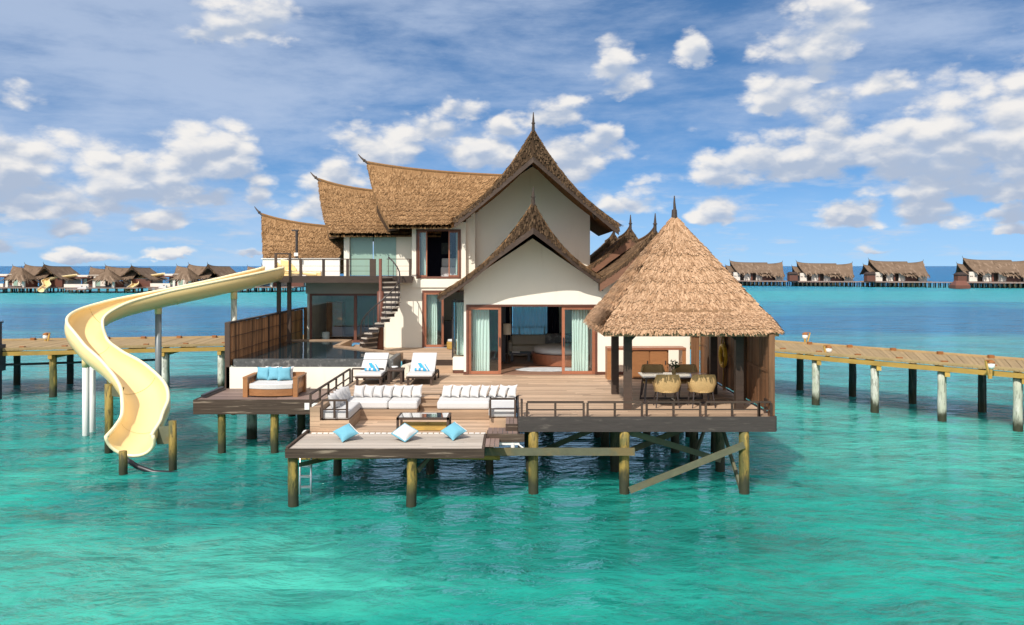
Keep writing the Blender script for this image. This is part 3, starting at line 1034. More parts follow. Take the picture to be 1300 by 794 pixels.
ce.box(-3.83, -1.9, YW + 0.2, 33.9, 4.92, 5.0)
ce.box(-3.83, 3.0, 33.9, 39.3, 4.92, 5.0)
ce.box(-3.83, -1.9, YW + 0.2, 33.9, 7.30, 7.36)
ce.box(-3.83, 3.0, 33.9, 39.3, 7.30, 7.36)
ce.box(-2.0, -1.84, YW + 0.5, 36, 5.1, 7.3)
part('inner_ceiling', ce, 'inner_wall', villa)

# ---- bedroom sliding doors
def door(name, x0, x1, z0, z1, y, fmat, handle_side=1, fw=0.10, parent=villa, glass='glass'):
    m = MB()
    frame(m, x0, x1, z0, z1, y - 0.04, y + 0.04, fw)
    d = part(name, m, fmat, parent)
    g = MB()
    g.box(x0 + fw - 0.01, x1 - fw + 0.01, y - 0.006, y + 0.006, z0 + fw - 0.01, z1 - fw + 0.01)
    part('pane', g, glass, d)
    if handle_side:
        h = MB()
        hx = x1 - fw / 2 if handle_side > 0 else x0 + fw / 2
        h.box(hx - 0.02, hx + 0.02, y - 0.09, y - 0.04, z0 + 0.95, z0 + 1.25)
        part('handle', h, 'metal', d)
    return d


m = MB()
frame(m, DX0, DX1, DZ0, DZ1, YA - 0.03, YA + 0.16, 0.07, bottom=False)
part('door_surround', m, 'dark_red', villa)
door('sliding_door', -1.49, -0.37, DZ0, DZ1 - 0.075, YA + 0.05, 'red_wood', 1)
door('sliding_door', 1.70, 2.83, DZ0, DZ1 - 0.075, YA + 0.05, 'red_wood', -1)
door('sliding_door', -0.62, 0.20, DZ0, DZ1 - 0.075, YA + 0.75, 'dark_red', 0) if False else None
# rear window of the bedroom
m = MB()
frame(m, -0.05, 1.75, 2.65, 4.1, 34.36, 34.5, 0.06)
rw = part('rear_window', m, 'dark_wood', villa)
g = MB()
g.box(0.0, 1.7, 34.42, 34.43, 2.7, 4.05)
part('pane', g, 'glass', rw)
# upper window: frame, sliding leaves, curtain
m = MB()
frame(m, WX0, WX1, WZ0, WZ1, YW - 0.03, YW + 0.12, 0.08)
uw = part('upper_window', m, 'dark_red', villa)
for (a, b) in ((WX0 + 0.08, WX0 + 0.44), (WX1 - 0.50, WX1 - 0.08)):
    m = MB()
    frame(m, a, b, WZ0 + 0.08, WZ1 - 0.08, YW + 0.02, YW + 0.07, 0.05)
    part('window_leaf', m, 'red_wood', uw)
    g = MB()
    g.box(a + 0.045, b - 0.045, YW + 0.04, YW + 0.05, WZ0 + 0.125, WZ1 - 0.125)
    part('pane', g, 'glass', uw)
# lower door of the living room
m = MB()
frame(m, EX0, EX1, EZ0, EZ1, YW - 0.03, YW + 0.12, 0.08, bottom=False)
part('door_surround', m, 'dark_red', villa)
door('living_room_door', -3.54, -2.75, ZT + 0.02, EZ1 - 0.08, YW + 0.02, 'red_wood', 1, 0.09)
# glazed return of the bedroom wing beside its left corner
m = MB()
GX = -2.12
m.box(GX - 0.03, GX + 0.03, 29.3, 29.36, ZT, 4.35)
m.box(GX - 0.03, GX + 0.03, 30.5, 30.56, ZT, 4.35)
m.box(-1.70, GX + 0.03, 29.3, 29.36, 4.28, 4.35)
gr = part('glazed_return', m, 'metal', villa)
g = MB()
g.box(GX + 0.03, -1.66, 29.32, 29.335, ZT, 4.28)
g.box(GX - 0.006, GX + 0.006, 29.36, 30.5, ZT, 4.33)
part('pane', g, 'glass', gr)
# ground floor glazing to the pool
m = MB()
frame(m, -8.45, -5.30, ZT + 0.1, 4.43, YG - 0.02, YG + 0.08, 0.09)
m.box(-6.60, -6.48, YG - 0.02, YG + 0.08, ZT + 0.19, 4.34)
gg = part('pool_side_glazing', m, 'dark_red', villa)
for (a, b) in ((-8.36, -6.60), (-6.48, -5.39)):
    g = MB()
    g.box(a, b, YG + 0.02, YG + 0.035, ZT + 0.19, 4.34)
    part('pane', g, 'glass', gg)
# frosted glass of the upper bathroom
for (a, b) in ((-6.80, -5.86), (-5.82, -4.88)):
    g = MB()
    g.box(a, b, YB - 0.02, YB + 0.0, 5.18, 6.84)
    part('frosted_glass', g, 'frosted', villa)

# ---- balcony slab and railing
YBF = 32.3
m = MB()
m.planks(-9.42, -3.95, YBF + 0.06, 34.4, 5.16, w=0.16)
m.box(-9.40, -3.97, YBF + 0.1, 34.4, 4.96, 5.10)
part('balcony_floor', m, 'deck_brown', villa)
m = MB()
m.box(-9.45, -3.93, YBF, YBF + 0.055, 4.92, 5.19)
m.box(-9.45, -9.40, YBF + 0.055, 34.4, 4.92, 5.19)
part('balcony_fascia', m, 'dark_wood', villa)
rl = MB()
zt = 5.84
for x in (-8.35, -7.45, -6.50, -5.50, -4.02):
    rl.box(x - 0.05, x + 0.05, YBF + 0.05, YBF + 0.13, 5.16, zt)
for x in (-9.34, -8.78):
    rl.box(x - 0.045, x + 0.045, YBF + 0.05, YBF + 0.14, 5.16, 6.05)
rl.box(-9.39, -8.74, YBF + 0.05, YBF + 0.13, 6.05, 6.10)
rl.box(-5.62, -5.38, YBF + 0.04, YBF + 0.12, 5.16, zt + 0.02)
rl.box(-8.9, -5.5, YBF + 0.07, YBF + 0.11, zt, zt + 0.03)
rl.box(-4.95, -3.97, YBF + 0.07, YBF + 0.11, zt, zt + 0.03)
for z in (5.38, 5.58):
    rl.tube([(-9.3, YBF + 0.09, z), (-5.5, YBF + 0.09, z)], 0.006, 5)
    rl.tube([(-4.95, YBF + 0.09, z), (-4.0, YBF + 0.09, z)], 0.006, 5)
part('balcony_railing', rl, 'dark_wood', villa)
for (x, y) in ((-9.25, YBF + 0.2), (-8.85, YBF + 0.25)):
    m = MB()
    m.box(x - 0.07, x + 0.07, y - 0.07, y + 0.07, 2.3, 4.95)
    part('balcony_post', m, 'dark_wood', villa)
m = MB()
m.tube([(-8.75, 33.3, 5.9), (-8.75, 33.3, 7.05)], 0.055, 8)
m.box(-8.95, -8.68, 33.24, 33.36, 7.0, 7.06)
fl_ = part('flue_pipe', m, 'metal', villa)
m = MB()
m.box(-8.83, -8.67, 33.18, 33.22, 5.98, 6.12)
part('pipe_light', m, 'white_paint', fl_)

# ---- roofs
# tall front gable of the upper storey
gable_roof(villa, (0.79, 31.6, 0), 0, 7.4, 9.87, 3.02, 3.33, 2.39, 2.65, 0.83, 1.25, dens=260, thatch='thatch', barge_drop=0.36, fin=0.5, fin_dir=(0, -0.10, 1), fade=1.5, curve=0.05)
# lower gable over the bedroom
gable_roof(villa, (0.68, 27.45, 0), 0, 6.4, 6.86, 3.12, 2.28, 2.20, 1.60, 0.80, 1.25, dens=260, thatch='thatch', barge_drop=0.16, fin=0.38, fin_dir=(0, -0.10, 1), fade=1.3, curve=0.05)
# row of three small gables along the bathroom wing
for (y, zr, ln) in ((27.45, 6.45, 2.6), (33.0, 6.75, 2.6), (38.2, 6.75, 2.6)):
    gable_roof(villa, (4.66, y, 0), 0, ln, zr, 1.72, 1.72, 1.28, 1.28, 0.36, 0.75, dens=180, thatch='thatch_dark', barge_drop=0.36, barge_h=0.34, barge_mat='barge_brown', fin=0.42, fin_dir=(0, -0.10, 1), fade=1.3, curve=0.06)
gable_roof(villa, (4.66, 29.9, 0), 0, 9.5, 6.10, 1.68, 1.68, 1.25, 1.25, 0.0, 0.0, dens=180, thatch='thatch_dark', barge=False, fin=0)
# three roofs stepping down to the left, raised horn at their left ends
gable_roof(villa, (-4.85, 35.4, 0), R(-90), 2.45, brake=2.4, zr=9.32, wl=3.0, wr=3.15, dl=2.1, dr=2.05, flare=0.72, rake=1.40, dens=400, barge=False, endwall=True, fin=0.5, fin_dir=(0, -1, 0.75), fade=1.5, rake_pow=1.0)
gable_roof(villa, (-7.55, 36.6, 0), R(-90), 4.6, 8.72, 2.6, 2.75, 1.75, 1.72, 0.72, 1.10, dens=400, barge=False, endwall=True, fin=0.45, fin_dir=(0, -1, 0.75), fade=1.6, rake_pow=1.0)
gable_roof(villa, (-10.35, 37.0, 0), R(-90), 3.0, 7.18, 2.5, 2.75, 1.75, 1.50, 0.72, 0.95, dens=400, barge=False, endwall=True, fin=0.45, fin_dir=(0, -1, 0.9), fade=1.6, rake_pow=1.0)
# brackets under the eaves
m = MB()
m.beam((3.24, 33.55, 8.0), (3.24, 31.9, 7.45), 0.09, 0.12)
m.box(3.17, 3.31, 33.45, 33.6, 7.75, 8.0)
m.box(2.92, 3.06, 27.5, 27.7, 4.75, 5.05)
m.box(-1.74, -1.64, 27.5, 27.9, 4.62, 4.74)
part('eaves_bracket', m, 'dark_wood', villa)

# ---- villa stilts
for (x, y) in [(a, b) for b in (28.3, 30.5, 33.0, 35.5) for a in (-8.2, -6.0, -3.6, -1.2, 1.3, 3.6, 5.8)]:
    m = MB()
    m.tube([(x, y, -1.5), (x, y, ZD - 0.25)], 0.14, 10)
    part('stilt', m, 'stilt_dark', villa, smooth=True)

# ------------------------------------------------------------------ spiral staircase
SX, SY = -5.06, 31.5
stair = thing('spiral_staircase', 'narrow dark spiral staircase with open treads up to the balcony', 'staircase', (SX, SY, ZT))
m = MB()
m.tube([(SX, SY, ZT), (SX, SY, 4.6), (SX, SY, 4.62), (SX, SY, 5.86)], [0.13, 0.13, 0.06, 0.06], 12)
part('centre_post', m, 'dark_red', stair, smooth=True)
NTR = 15
rail_pts = []
for i in range(NTR):
    a0 = R(176 + i * 17.5)
    a1 = a0 + R(27)
    z = ZT + (i + 1) * (5.16 - ZT) / NTR
    m = MB()
    rr = 0.78
    pts = [(SX + 0.10 * math.cos(a0), SY + 0.10 * math.sin(a0)), (SX + rr * math.cos(a0), SY + rr * math.sin(a0)),
           (SX + rr * math.cos((a0 + a1) / 2), SY + rr * math.sin((a0 + a1) / 2)), (SX + rr * math.cos(a1), SY + rr * math.sin(a1)),
           (SX + 0.10 * math.cos(a1), SY + 0.10 * math.sin(a1))]
    m.prism(pts, z - 0.05, z)
    m.prism([(SX + (p[0] - SX) * 0.94, SY + (p[1] - SY) * 0.94) for p in pts], z - 0.17, z - 0.051, 0.0, 1)
    part('tread', m, ['deck_grey', 'metal'], stair)
    am = (a0 + a1) / 2
    rail_pts.append((SX + 0.74 * math.cos(am), SY + 0.74 * math.sin(am), z + 0.78))
m = MB()
m.tube([(rail_pts[0][0] - 0.05, rail_pts[0][1] + 0.15, ZT)] + [(rail_pts[0][0] - 0.03, rail_pts[0][1] + 0.12, ZT + 0.8)] + rail_pts, 0.026, 8)
hr = part('handrail', m, 'metal', stair, smooth=True)
m = MB()
for p in rail_pts:
    m.tube([(p[0], p[1], p[2] - 0.80), p], 0.013, 6)
part('balusters', m, 'metal', hr)

# ------------------------------------------------------------------ pool
pool = thing('plunge_pool', 'raised dark stone plunge pool with white outer wall and mirror still water', 'pool', (-6.6, 29.5, ZL))
m = MB()
m.box(-9.28, -4.02, 26.6, 26.75, ZL - 0.1, 2.30)
part('white_wall', m, 'stucco', pool)
m = MB()
m.box(-9.05, -4.02, 26.61, 26.80, 2.302, ZP + 0.03)
m.box(-4.02, -3.86, 26.61, 28.45, ZD - 0.2, ZP + 0.03)
part('stone_lip', m, 'stone', pool)
pl = [(-9.15, 26.80), (-4.02, 26.80), (-4.02, 28.46), (-6.68, 31.0), (-6.68, 33.5), (-9.15, 33.5)]
m = MB()
m.prism(pl, ZP - 0.6, ZP)
part('water', m, 'pool', pool)
m = MB()
for (a, b) in (((-3.86, 28.50), (-6.72, 31.12)), ((-6.66, 31.05), (-6.66, 33.55)), ((-6.60, 33.56), (-9.25, 33.56))):
    m.beam((a[0], a[1], ZP - 0.10), (b[0], b[1], ZP - 0.10), 0.20, 0.30)
part('coping', m, 'bench_wood', pool)

# ------------------------------------------------------------------ decks
def stilt(parent, x, y, z1, r=0.125, mt='stilt', z0=-1.6, lean=(0, 0), name='stilt'):
    m = MB()
    n = 9
    pts, rad = [], []
    for i in range(n):
        f = i / (n - 1)
        pts.append((x + lean[0] * (1 - f) + random.uniform(-.008, .008), y + lean[1] * (1 - f), z0 + (z1 - z0) * f))
        rad.append(r * (1.06 - 0.08 * f) * random.uniform(0.97, 1.03))
    m.tube(pts, rad, 12)
    return part(name, m, mt, parent, smooth=True)


deck = thing('sun_deck', 'broad warm brown timber deck on weedy stilts in front of the bedroom', 'deck', (1.0, 24, ZD))
m = MB()
m.planks(0.19, 6.42, 20.06, 23.95, ZD, w=0.145)
m.planks(-5.10, 6.42, 23.95, 27.88, ZD, w=0.145)
m.planks(-5.10, -1.66, 27.88, 28.62, ZD, w=0.145)
m.planks(-5.10, -2.6, 23.55, 23.95, ZD, w=0.145)
m.planks(-2.03, 0.19, 23.55, 23.95, ZD, w=0.145)
part('boards', m, 'deck', deck)
m = MB()
m.box(0.15, 6.44, 20.0, 20.055, 1.53, 1.90)
m.box(6.425, 6.48, 20.055, 28.0, 1.53, 1.90)
part('front_fascia', m, 'grey_dark', deck)
m = MB()
m.box(0.15, 0.19, 20.055, 23.55, 1.0, 1.87)
m.box(-5.16, 0.14, 23.42, 23.50, ZF + 0.02, 1.83)
m.box(-5.16, -5.105, 23.5, 26.5, 1.40, 1.87)
for y in (20.6, 22.2, 24.4, 26.8):
    m.box(0.3 if y < 23.6 else -5.0, 6.38, y - 0.06, y + 0.06, 1.60, 1.835)
part('joists', m, 'grey_dark', deck)
for (x, y) in ((0.52, 20.12), (2.76, 20.12), (5.70, 20.12)):
    stilt(deck, x, y, 1.53, 0.125)
for (x, y) in ((0.5, 22.3), (2.8, 22.3), (5.66, 22.3), (5.2, 23.4), (6.1, 24.6), (0.5, 24.6), (2.8, 24.6), (4.9, 24.6), (-4.6, 25.6), (-2.4, 25.6), (2.8, 26.8), (5.8, 26.8), (4.4, 26.8)):
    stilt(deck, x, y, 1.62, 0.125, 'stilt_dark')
for (a, b, wd) in (((2.86, 19.94, 0.12), (5.66, 19.98, 1.22), 0.155), ((2.86, 20.3, 1.48), (5.62, 22.1, 0.35), 0.15), ((5.62, 22.1, 1.4), (5.66, 20.3, 0.08), 0.12),
                   ((2.1, 20.6, 1.5), (0.6, 22.1, 0.5), 0.13), ((5.6, 22.4, 1.5), (2.9, 22.4, 0.4), 0.15), ((6.05, 24.5, 1.5), (5.0, 22.5, 0.3), 0.13)):
    m = MB()
    m.beam(a, b, 0.06, wd)
    part('diagonal_brace', m, 'brace', deck)
m = MB()
m.beam((-0.74, 19.90, 1.07), (2.98, 19.90, 1.07), 0.07, 0.18)
part('tie_beam', m, 'brace', deck)

# terrace one step up, with steps
terr = thing('raised_terrace', 'upper wooden terrace between pool and bedroom, one step above the deck', 'terrace', (-3.2, 30.5, ZD))
m = MB()
# boards clipped to the diagonal pool edge
n = 32
for i in range(n):
    y0 = 28.70 + i * (32.98 - 28.70) / n
    y1 = y0 + (32.98 - 28.70) / n - 0.012
    xl = -3.84 if y0 < 28.5 else max(-6.55, -3.80 - (y0 - 28.55) * 2.80 / 2.55)
    m.box(xl, -1.66, y0, y1, ZT - 0.05, ZT)
m.planks(-8.5, -6.6, 33.68, 34.15, ZT + 0.12, w=0.16)
m.planks(-6.53, -5.12, 31.4, 34.15, ZT + 0.003, w=0.16)
part('boards', m, 'deck', terr)
m = MB()
m.box(-3.84, -1.66, 28.64, 28.695, ZD, ZT + 0.004)
part('riser', m, 'dark_wood', terr)
m = MB()
m.box(-2.95, -2.05, 28.33, 28.64, ZD + 0.005, ZD + 0.22)
part('step', m, 'bench_wood', terr)
m = MB()
m.box(-2.04, -1.66, 28.20, 28.635, ZD + 0.12, ZT + 0.12)
part('white_plinth', m, 'stucco', terr)
m = MB()
m.box(-2.02, -1.68, 28.22, 28.63, ZD + 0.003, ZD + 0.12)
part('plinth_base', m, 'dark_red', terr)

# sunken lounge floor + front platform
plat = thing('swim_platform', 'low silver grey timber platform over the water in front of the sofas', 'platform', (-2.9, 20, ZF))
m = MB()
m.planks(-5.16, -0.70, 18.90, 20.62, ZF, w=0.15, lmax=5)
part('grey_boards', m, 'deck_grey', plat)
m = MB()
m.planks(-5.10, -0.30, 20.72, 23.42, ZF + 0.015, w=0.145)
part('lounge_boards', m, 'deck', plat)
m = MB()
for i in range(30):
    x = -5.05 + i * 0.147
    m.box(x, x + 0.115, 20.635, 20.705, ZF - 0.02, ZF + 0.012)
part('drain_strip', m, 'white_paint', plat)
m = MB()
m.box(-5.22, -0.64, 18.84, 18.895, ZF - 0.20, ZF + 0.012)
m.box(-5.22, -5.165, 18.895, 20.9, ZF - 0.20, ZF + 0.05)
m.box(-0.695, -0.64, 18.895, 20.6, ZF - 0.20, ZF + 0.006)
part('edge_board', m, 'fascia', plat)
m = MB()
m.tube([(-5.55, 20.5, 0.82), (-2.6, 20.5, 0.86), (-0.3, 20.5, 0.80)], [0.10, 0.09, 0.08], 10)
part('cross_log', m, 'jetty_beam', plat, smooth=True)
for (x, y) in ((-5.10, 19.05), (-2.32, 19.05)):
    stilt(plat, x, y, ZF - 0.05, 0.118, lean=(random.uniform(-.04, .04), 0))
for (x, y) in ((-4.66, 21.9), (-2.2, 22.0), (-0.6, 22.0)):
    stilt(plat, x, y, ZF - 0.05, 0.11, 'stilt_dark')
for (a, b) in (((-2.2, 19.1, 0.8), (-1.7, 19.9, 1.3)), ((-5.0, 19.3, 0.9), (-4.7, 21.8, 0.5))):
    m = MB()
    m.beam(a, b, 0.05, 0.10)
    part('diagonal_brace', m, 'brace', plat)
# steps between the sofas
m = MB()
for k in range(3):
    z = ZF + 0.174 * (k + 1) - (0.004 if k == 2 else 0)
    m.box(-2.58, -2.05, 22.62 + 0.29 * k, 22.94 + 0.29 * k + (0.06 if k == 2 else 0), z - 0.05, z)
    m.box(-2.58, -2.05, 22.66 + 0.29 * k, 22.69 + 0.29 * k, z - 0.174, z - 0.05, 0.1)
part('middle_steps', m, 'bench_wood', plat)

# side steps from the swim platform up to the deck
ss = thing('side_steps', 'weathered wooden steps linking the swim platform to the sun deck', 'steps', (-0.2, 20.6, ZF))
m = MB()
m.planks(-0.60, 0.14, 19.98, 20.75, ZF + 0.13, along='y', w=0.12, lmax=2)
m.planks(-0.16, 0.14, 20.35, 21.3, ZF + 0.30, along='y', w=0.12, lmax=2)
m.planks(-0.63, -0.30, 19.15, 19.97, ZF + 0.03, along='y', w=0.12, lmax=2)
part('treads', m, 'deck_brown', ss)
m = MB()
m.box(-0.16, 0.14, 20.30, 20.345, ZF + 0.135, ZF + 0.30)
m.box(-0.60, 0.30, 19.93, 19.975, ZF - 0.06, ZF + 0.135)
m.box(-0.62, -0.57, 19.9, 20.7, ZF - 0.25, ZF + 0.08)
part('risers', m, 'fascia', ss)
m = MB()
m.box(-0.42, 0.18, 19.96, 20.0, ZF - 0.14, ZF - 0.08)
m.tube([(0.02, 19.98, ZF - 0.10), (0.02, 19.98, ZF - 0.26)], 0.05, 8)
m.tube([(-0.5, 19.95, ZF - 0.12), (-0.38, 19.95, ZF - 0.26)], 0.02, 6)
m.tube([(0.15, 19.95, ZF - 0.12), (0.28, 19.95, ZF - 0.22)], 0.02, 6)
part('white_pipe', m, 'white_paint', ss)

# left deck with the daybed
ld = thing('daybed_deck', 'small dark brown deck on green stilts left of the lounge, below the pool wall', 'deck', (-7.7, 25.4, ZL))
m = MB()
m.planks(-9.40, -5.20, 24.36, 26.6, ZL, w=0.145)
part('boards', m, 'deck_brown', ld)
m = MB()
m.box(-9.46, -5.22, 24.30, 24.355, ZL - 0.42, ZL + 0.012)
m.box(-9.46, -9.405, 24.355, 26.6, ZL - 0.42, ZL + 0.012)
part('fascia', m, 'fascia', ld)
m = MB()
m.box(-6.15, -5.75, 24.28, 24.30, ZL - 0.28, ZL - 0.08)
part('white_panel', m, 'white_paint', ld)
m = MB()
m.box(-9.38, -9.28, 24.7, 26.4, ZL + 0.02, ZL + 0.10)
m.box(-9.27, -9.22, 24.7, 26.4, ZL + 0.002, ZL + 0.05)
part('kerb_rail', m, 'black', ld)
for (x, y, mt, r) in ((-8.68, 24.5, 'stilt', .115), (-7.10, 24.5, 'stilt', .115), (-8.42, 26.5, 'pile_white', .16), (-6.9, 26.8, 'stilt_dark', .13), (-6.0, 26.0, 'stilt_dark', .12)):
    stilt(ld, x, y, ZL - 0.05, r, mt)

# ------------------------------------------------------------------ railings
def railing(name, label, segs, z0, z1, gaps=True, mt='dark_wood'):
    """segs: list of ((x,y),(x,y), posts)"""
    a = segs[0][0]
    r = thing(name, label, 'railing', (a[0], a[1], z0))
    tm, pm = MB(), []
    for (p, q, n) in segs:
        p3, q3 = Vector((*p, 0)), Vector((*q, 0))
        z = Vector((0, 0, 1))
        tm.beam(p3 + z * z1, q3 + z * z1, 0.055, 0.045)
        tm.beam(p3 + z * (z0 + (z1 - z0) * 0.48), q3 + z * (z0 + (z1 - z0) * 0.48), 0.035, 0.03)
        for i in range(n):
            t = i / (n - 1)
            c = p3.lerp(q3, t)
            k = MB()
            k.box(c.x - 0.026, c.x + 0.026, c.y - 0.026, c.y + 0.026, z0, z1 - 0.024)
            pm.append(k)
    part('rails', tm, mt, r)
    for k in pm: part('post', k, mt, r)
    return r


zt = ZD + 0.36
segs = []
x0s = [(0.34, 1.52), (1.62, 2.78), (2.90, 4.05), (4.18, 5.36), ]
fr = [(0.30, 1.63), (1.74, 2.93), (3.02, 4.22), (4.30, 5.66)]
fr = [(0.30, 1.60), (1.68, 2.90), (2.99, 4.22), (4.30, 5.50)]
fr = [(0.22, 1.56), (1.66, 2.93), (3.02, 4.22), (4.30, 5.46)]
px_pairs = [(669, 741), (746, 815), (821, 889), (896, 963)]
for (a, b) in px_pairs:
    xa, xb = (a - 650) * 20.12 / 1040, (b - 650) * 20.12 / 1040
    segs.append(((xa, 20.12), (xb, 20.12), 3))
segs.append(((0.24, 20.12), (0.24, 20.5), 2))
segs.append(((6.07, 20.12), (6.36, 20.12), 2))
segs.append(((6.36, 20.2), (6.36, 20.6), 2))
railing('deck_railing', 'long low dark timber railing along the front edge of the sun deck', segs, ZD, zt)
railing('stepped_railing', 'dark timber railing running back along the left edge of the lounge', [((-5.16, 20.98), (-5.16, 26.1), 6), ((-5.1, 26.15), (-4.1, 26.15), 2)], ZD - 0.08, ZD + 0.42)
railing('sofa_railing', 'short dark railing closing the front end of the left sofa', [((-4.84, 20.86), (-4.20, 20.86), 3)], ZF + 0.35, ZF + 0.80)
railing('sofa_railing', 'short dark railing closing the front end of the right sofa', [((-0.56, 21.1), (0.08, 21.1), 2)], ZF + 0.30, ZF + 0.80)

# ------------------------------------------------------------------ privacy fences
def fence_run(mb, p, q, z0, z1, w=0.16, slope=0):
    p, q = Vector((*p, 0)), Vector((*q, 0))
    L = (q - p).length
    n = max(1, round(L / w))
    for i in range(n):
        a, b = p.lerp(q, i / n), p.lerp(q, (i + 0.94) / n)
        j = random.uniform(-0.012, 0.012)
        nr = (q - p).normalized().cross(Vector((0, 0, 1))) * (0.02 + j * 0.6)
        mb.hexa([a - nr + Vector((0, 0, z0)), b - nr + Vector((0, 0, z0)), b + nr + Vector((0, 0, z0)), a + nr + Vector((0, 0, z0)),
                 a - nr + Vector((0, 0, z1 + j)), b - nr + Vector((0, 0, z1 + j)), b + nr + Vector((0, 0, z1 + j)), a + nr + Vector((0, 0, z1 + j))])


lf = thing('privacy_fence', 'tall brown vertical board fence along the left side of the pool', 'fence', (-9.3, 30, 2.3))
m = MB()
fence_run(m, (-9.25, 26.66), (-9.25, 36.2), 2.30, 3.68)
part('boards', m, 'fence', lf)
m = MB()
fence_run(m, (-9.2, 36.2), (-8.55, 36.2), 2.3, 3.75, 0.13)
part('end_boards', m, 'bar_wood', lf)
m = MB()
m.box(-9.33, -9.17, 26.60, 26.66, 1.6, 3.74)
m.box(-9.33, -9.17, 26.66, 36.3, 3.70, 3.75)
m.box(-9.30, -9.20, 31.0, 31.1, 2.3, 3.70)
for zz in (2.75, 3.25):
    m.box(-9.21, -9.19, 26.7, 36.2, zz, zz + 0.012)
part('fence_frame', m, 'dark_wood', lf)

railing('rear_railing', 'dark railing on the rear deck seen through the bedroom window', [((-0.8, 36.9), (2.6, 36.9), 4)], ZD, ZD + 0.95)
rf = thing('privacy_fence', 'tall brown board fence with a cross strip along the right edge of the sun deck', 'fence', (6.4, 24, ZD))
m = MB()
fence_run(m, (6.40, 20.28), (6.40, 27.8), ZD + 0.10, 3.86, 0.30)
fence_run(m, (6.07, 27.76), (6.36, 27.76), ZD + 0.05, 4.35, 0.14)
part('boards', m, 'fence_dark', rf)
m = MB()
m.box(6.33, 6.47, 20.16, 20.27, ZD, 3.90)
m.box(6.365, 6.385, 20.3, 27.7, 2.93, 3.00)
m.box(6.05, 6.36, 27.70, 27.735, 3.2, 3.24)
for y in (22.3, 24.4, 26.4):
    m.box(6.30, 6.37, y, y + 0.10, ZD, 3.86)
part('fence_frame', m, 'fence_dark', rf)
ring = thing('life_ring', 'yellow life ring hanging by a rope on the right board fence', 'life ring', (6.26, 24.3, 2.95))
m = MB()
c = Vector((6.27, 24.35, 2.92))
m.tube([c + Vector((0, math.cos(a) * 0.27, math.sin(a) * 0.30)) for a in [2 * PI * i / 28 for i in range(28)]], 0.065, 10, closed=True)
part('ring', m, 'yellow_paint', ring, smooth=True)
m = MB()
m.tube([c + Vector((0, -0.22, 0.25)), c + Vector((-0.01, -0.05, 0.75)), c + Vector((0, 0.22, 0.25))], 0.02, 6)
m.tube([c + Vector((-0.07, -0.3, 0.0)), c + Vector((-0.07, -0.32, -0.5)), c + Vector((-0.06, -0.2, -0.9))], 0.014, 6)
part('rope', m, 'jetty_beam', ring, smooth=True)

# ------------------------------------------------------------------ dining pavilion
pav = thing('dining_pavilion', 'open dining pavilion with steep pale thatched pyramid roof on dark posts', 'pavilion', (4.44, 22.4, ZD))
pyramid_roof(pav, 4.44, 22.4, 2.16, 4.04, 6.98, dens=900, fin=0.52)
for (x, y) in ((2.98, 21.1), (2.98, 23.7), (5.84, 21.1), (5.82, 23.7)):
    m = MB()
    m.box(x - 0.10, x + 0.10, y - 0.10, y + 0.10, ZD, 4.25)
    part('post', m, 'dark_wood', pav)
m = MB()
for y in (21.1, 23.7): m.box(2.5, 6.35, y - 0.07, y + 0.07, 4.02, 4.2)
for x in (2.98, 5.83): m.box(x - 0.07, x + 0.07, 20.5, 24.3, 4.05, 4.19)
for (x, s) in ((2.98, 1), (5.84, -1)):
    m.beam((x + s * 0.08, 21.1, 3.70), (x + s * 0.42, 21.1, 4.04), 0.06, 0.08)
part('roof_beams', m, 'dark_wood', pav)

# ------------------------------------------------------------------ water slide
slide = thing('water_slide', 'cream yellow curving water slide running from the balcony down to the lagoon', 'water slide', (-11.5, 27, 0))


def catmull(P, n=10):
    P = [Vector(p) for p in P]
    out = []
    for i in range(len(P) - 1):
        p0, p1, p2, p3 = P[max(0, i - 1)], P[i], P[i + 1], P[min(len(P) - 1, i + 2)]
        for k in range(n):
            t = k / n
            out.append(0.5 * ((2 * p1) + (-p0 + p2) * t + (2 * p0 - 5 * p1 + 4 * p2 - p3) * t * t + (-p0 + 3 * p1 - 3 * p2 + p3) * t ** 3))
    out.append(P[-1])
    return out


def chute(path, w=0.52, depth=0.43, th=0.05, banks=None, grow=0.0):
    """open U shaped trough along a path; banks tilts it into the bends"""
    chan, rim = MB(), MB()
    rows_i, rows_o, rl_, rr_ = [], [], [], []
    N = len(path)
    NA = 16
    w0, d0 = w, depth
    for i, p in enumerate(path):
        if grow:
            g = min(1.0, max(0.0, (i / (N - 1) - 0.40) / 0.2))
            w, depth = w0 + grow * g, d0 + grow * 0.8 * g
        d = path[min(i + 1, N - 1)] - path[max(i - 1, 0)]
        d.normalize()
        sd = d.cross(Vector((0, 0, 1))).normalized()          # right of travel
        up = sd.cross(d).normalized()
        a = banks[i] if banks else 0
        sd2 = sd * math.cos(a) + up * math.sin(a)
        up2 = up * math.cos(a) - sd * math.sin(a)
        ri, ro = [], []
        e = 1.0
        for k in range(NA + 1):
            t = -1 + 2 * k / NA
            ang = t * R(100)
            x = math.sin(ang) * w
            y = -math.cos(ang) * depth + depth
            ri.append(p + sd2 * x + up2 * y)
            n = (sd2 * math.sin(ang) - up2 * math.cos(ang)).normalized()
            ro.append(p + sd2 * x + up2 * y + n * th)
        rows_i.append(ri)
        rows_o.append(ro)
        rl_.append((ri[0] + ro[0]) / 2)
        rr_.append((ri[-1] + ro[-1]) / 2)
    chan.grid(rows_i, 0.5)
    chan.grid(rows_o, 0.5)
    chan.grid([rows_i[0], rows_o[0]], 0.5)
    chan.grid([rows_i[-1], rows_o[-1]], 0.5)
    rim.tube(rl_, 0.055, 8, 0.5)
    rim.tube(rr_, 0.055, 8, 0.5)
    rim.tube(rows_o[-1], 0.05, 8, 0.5)
    return chan, rim, rows_i


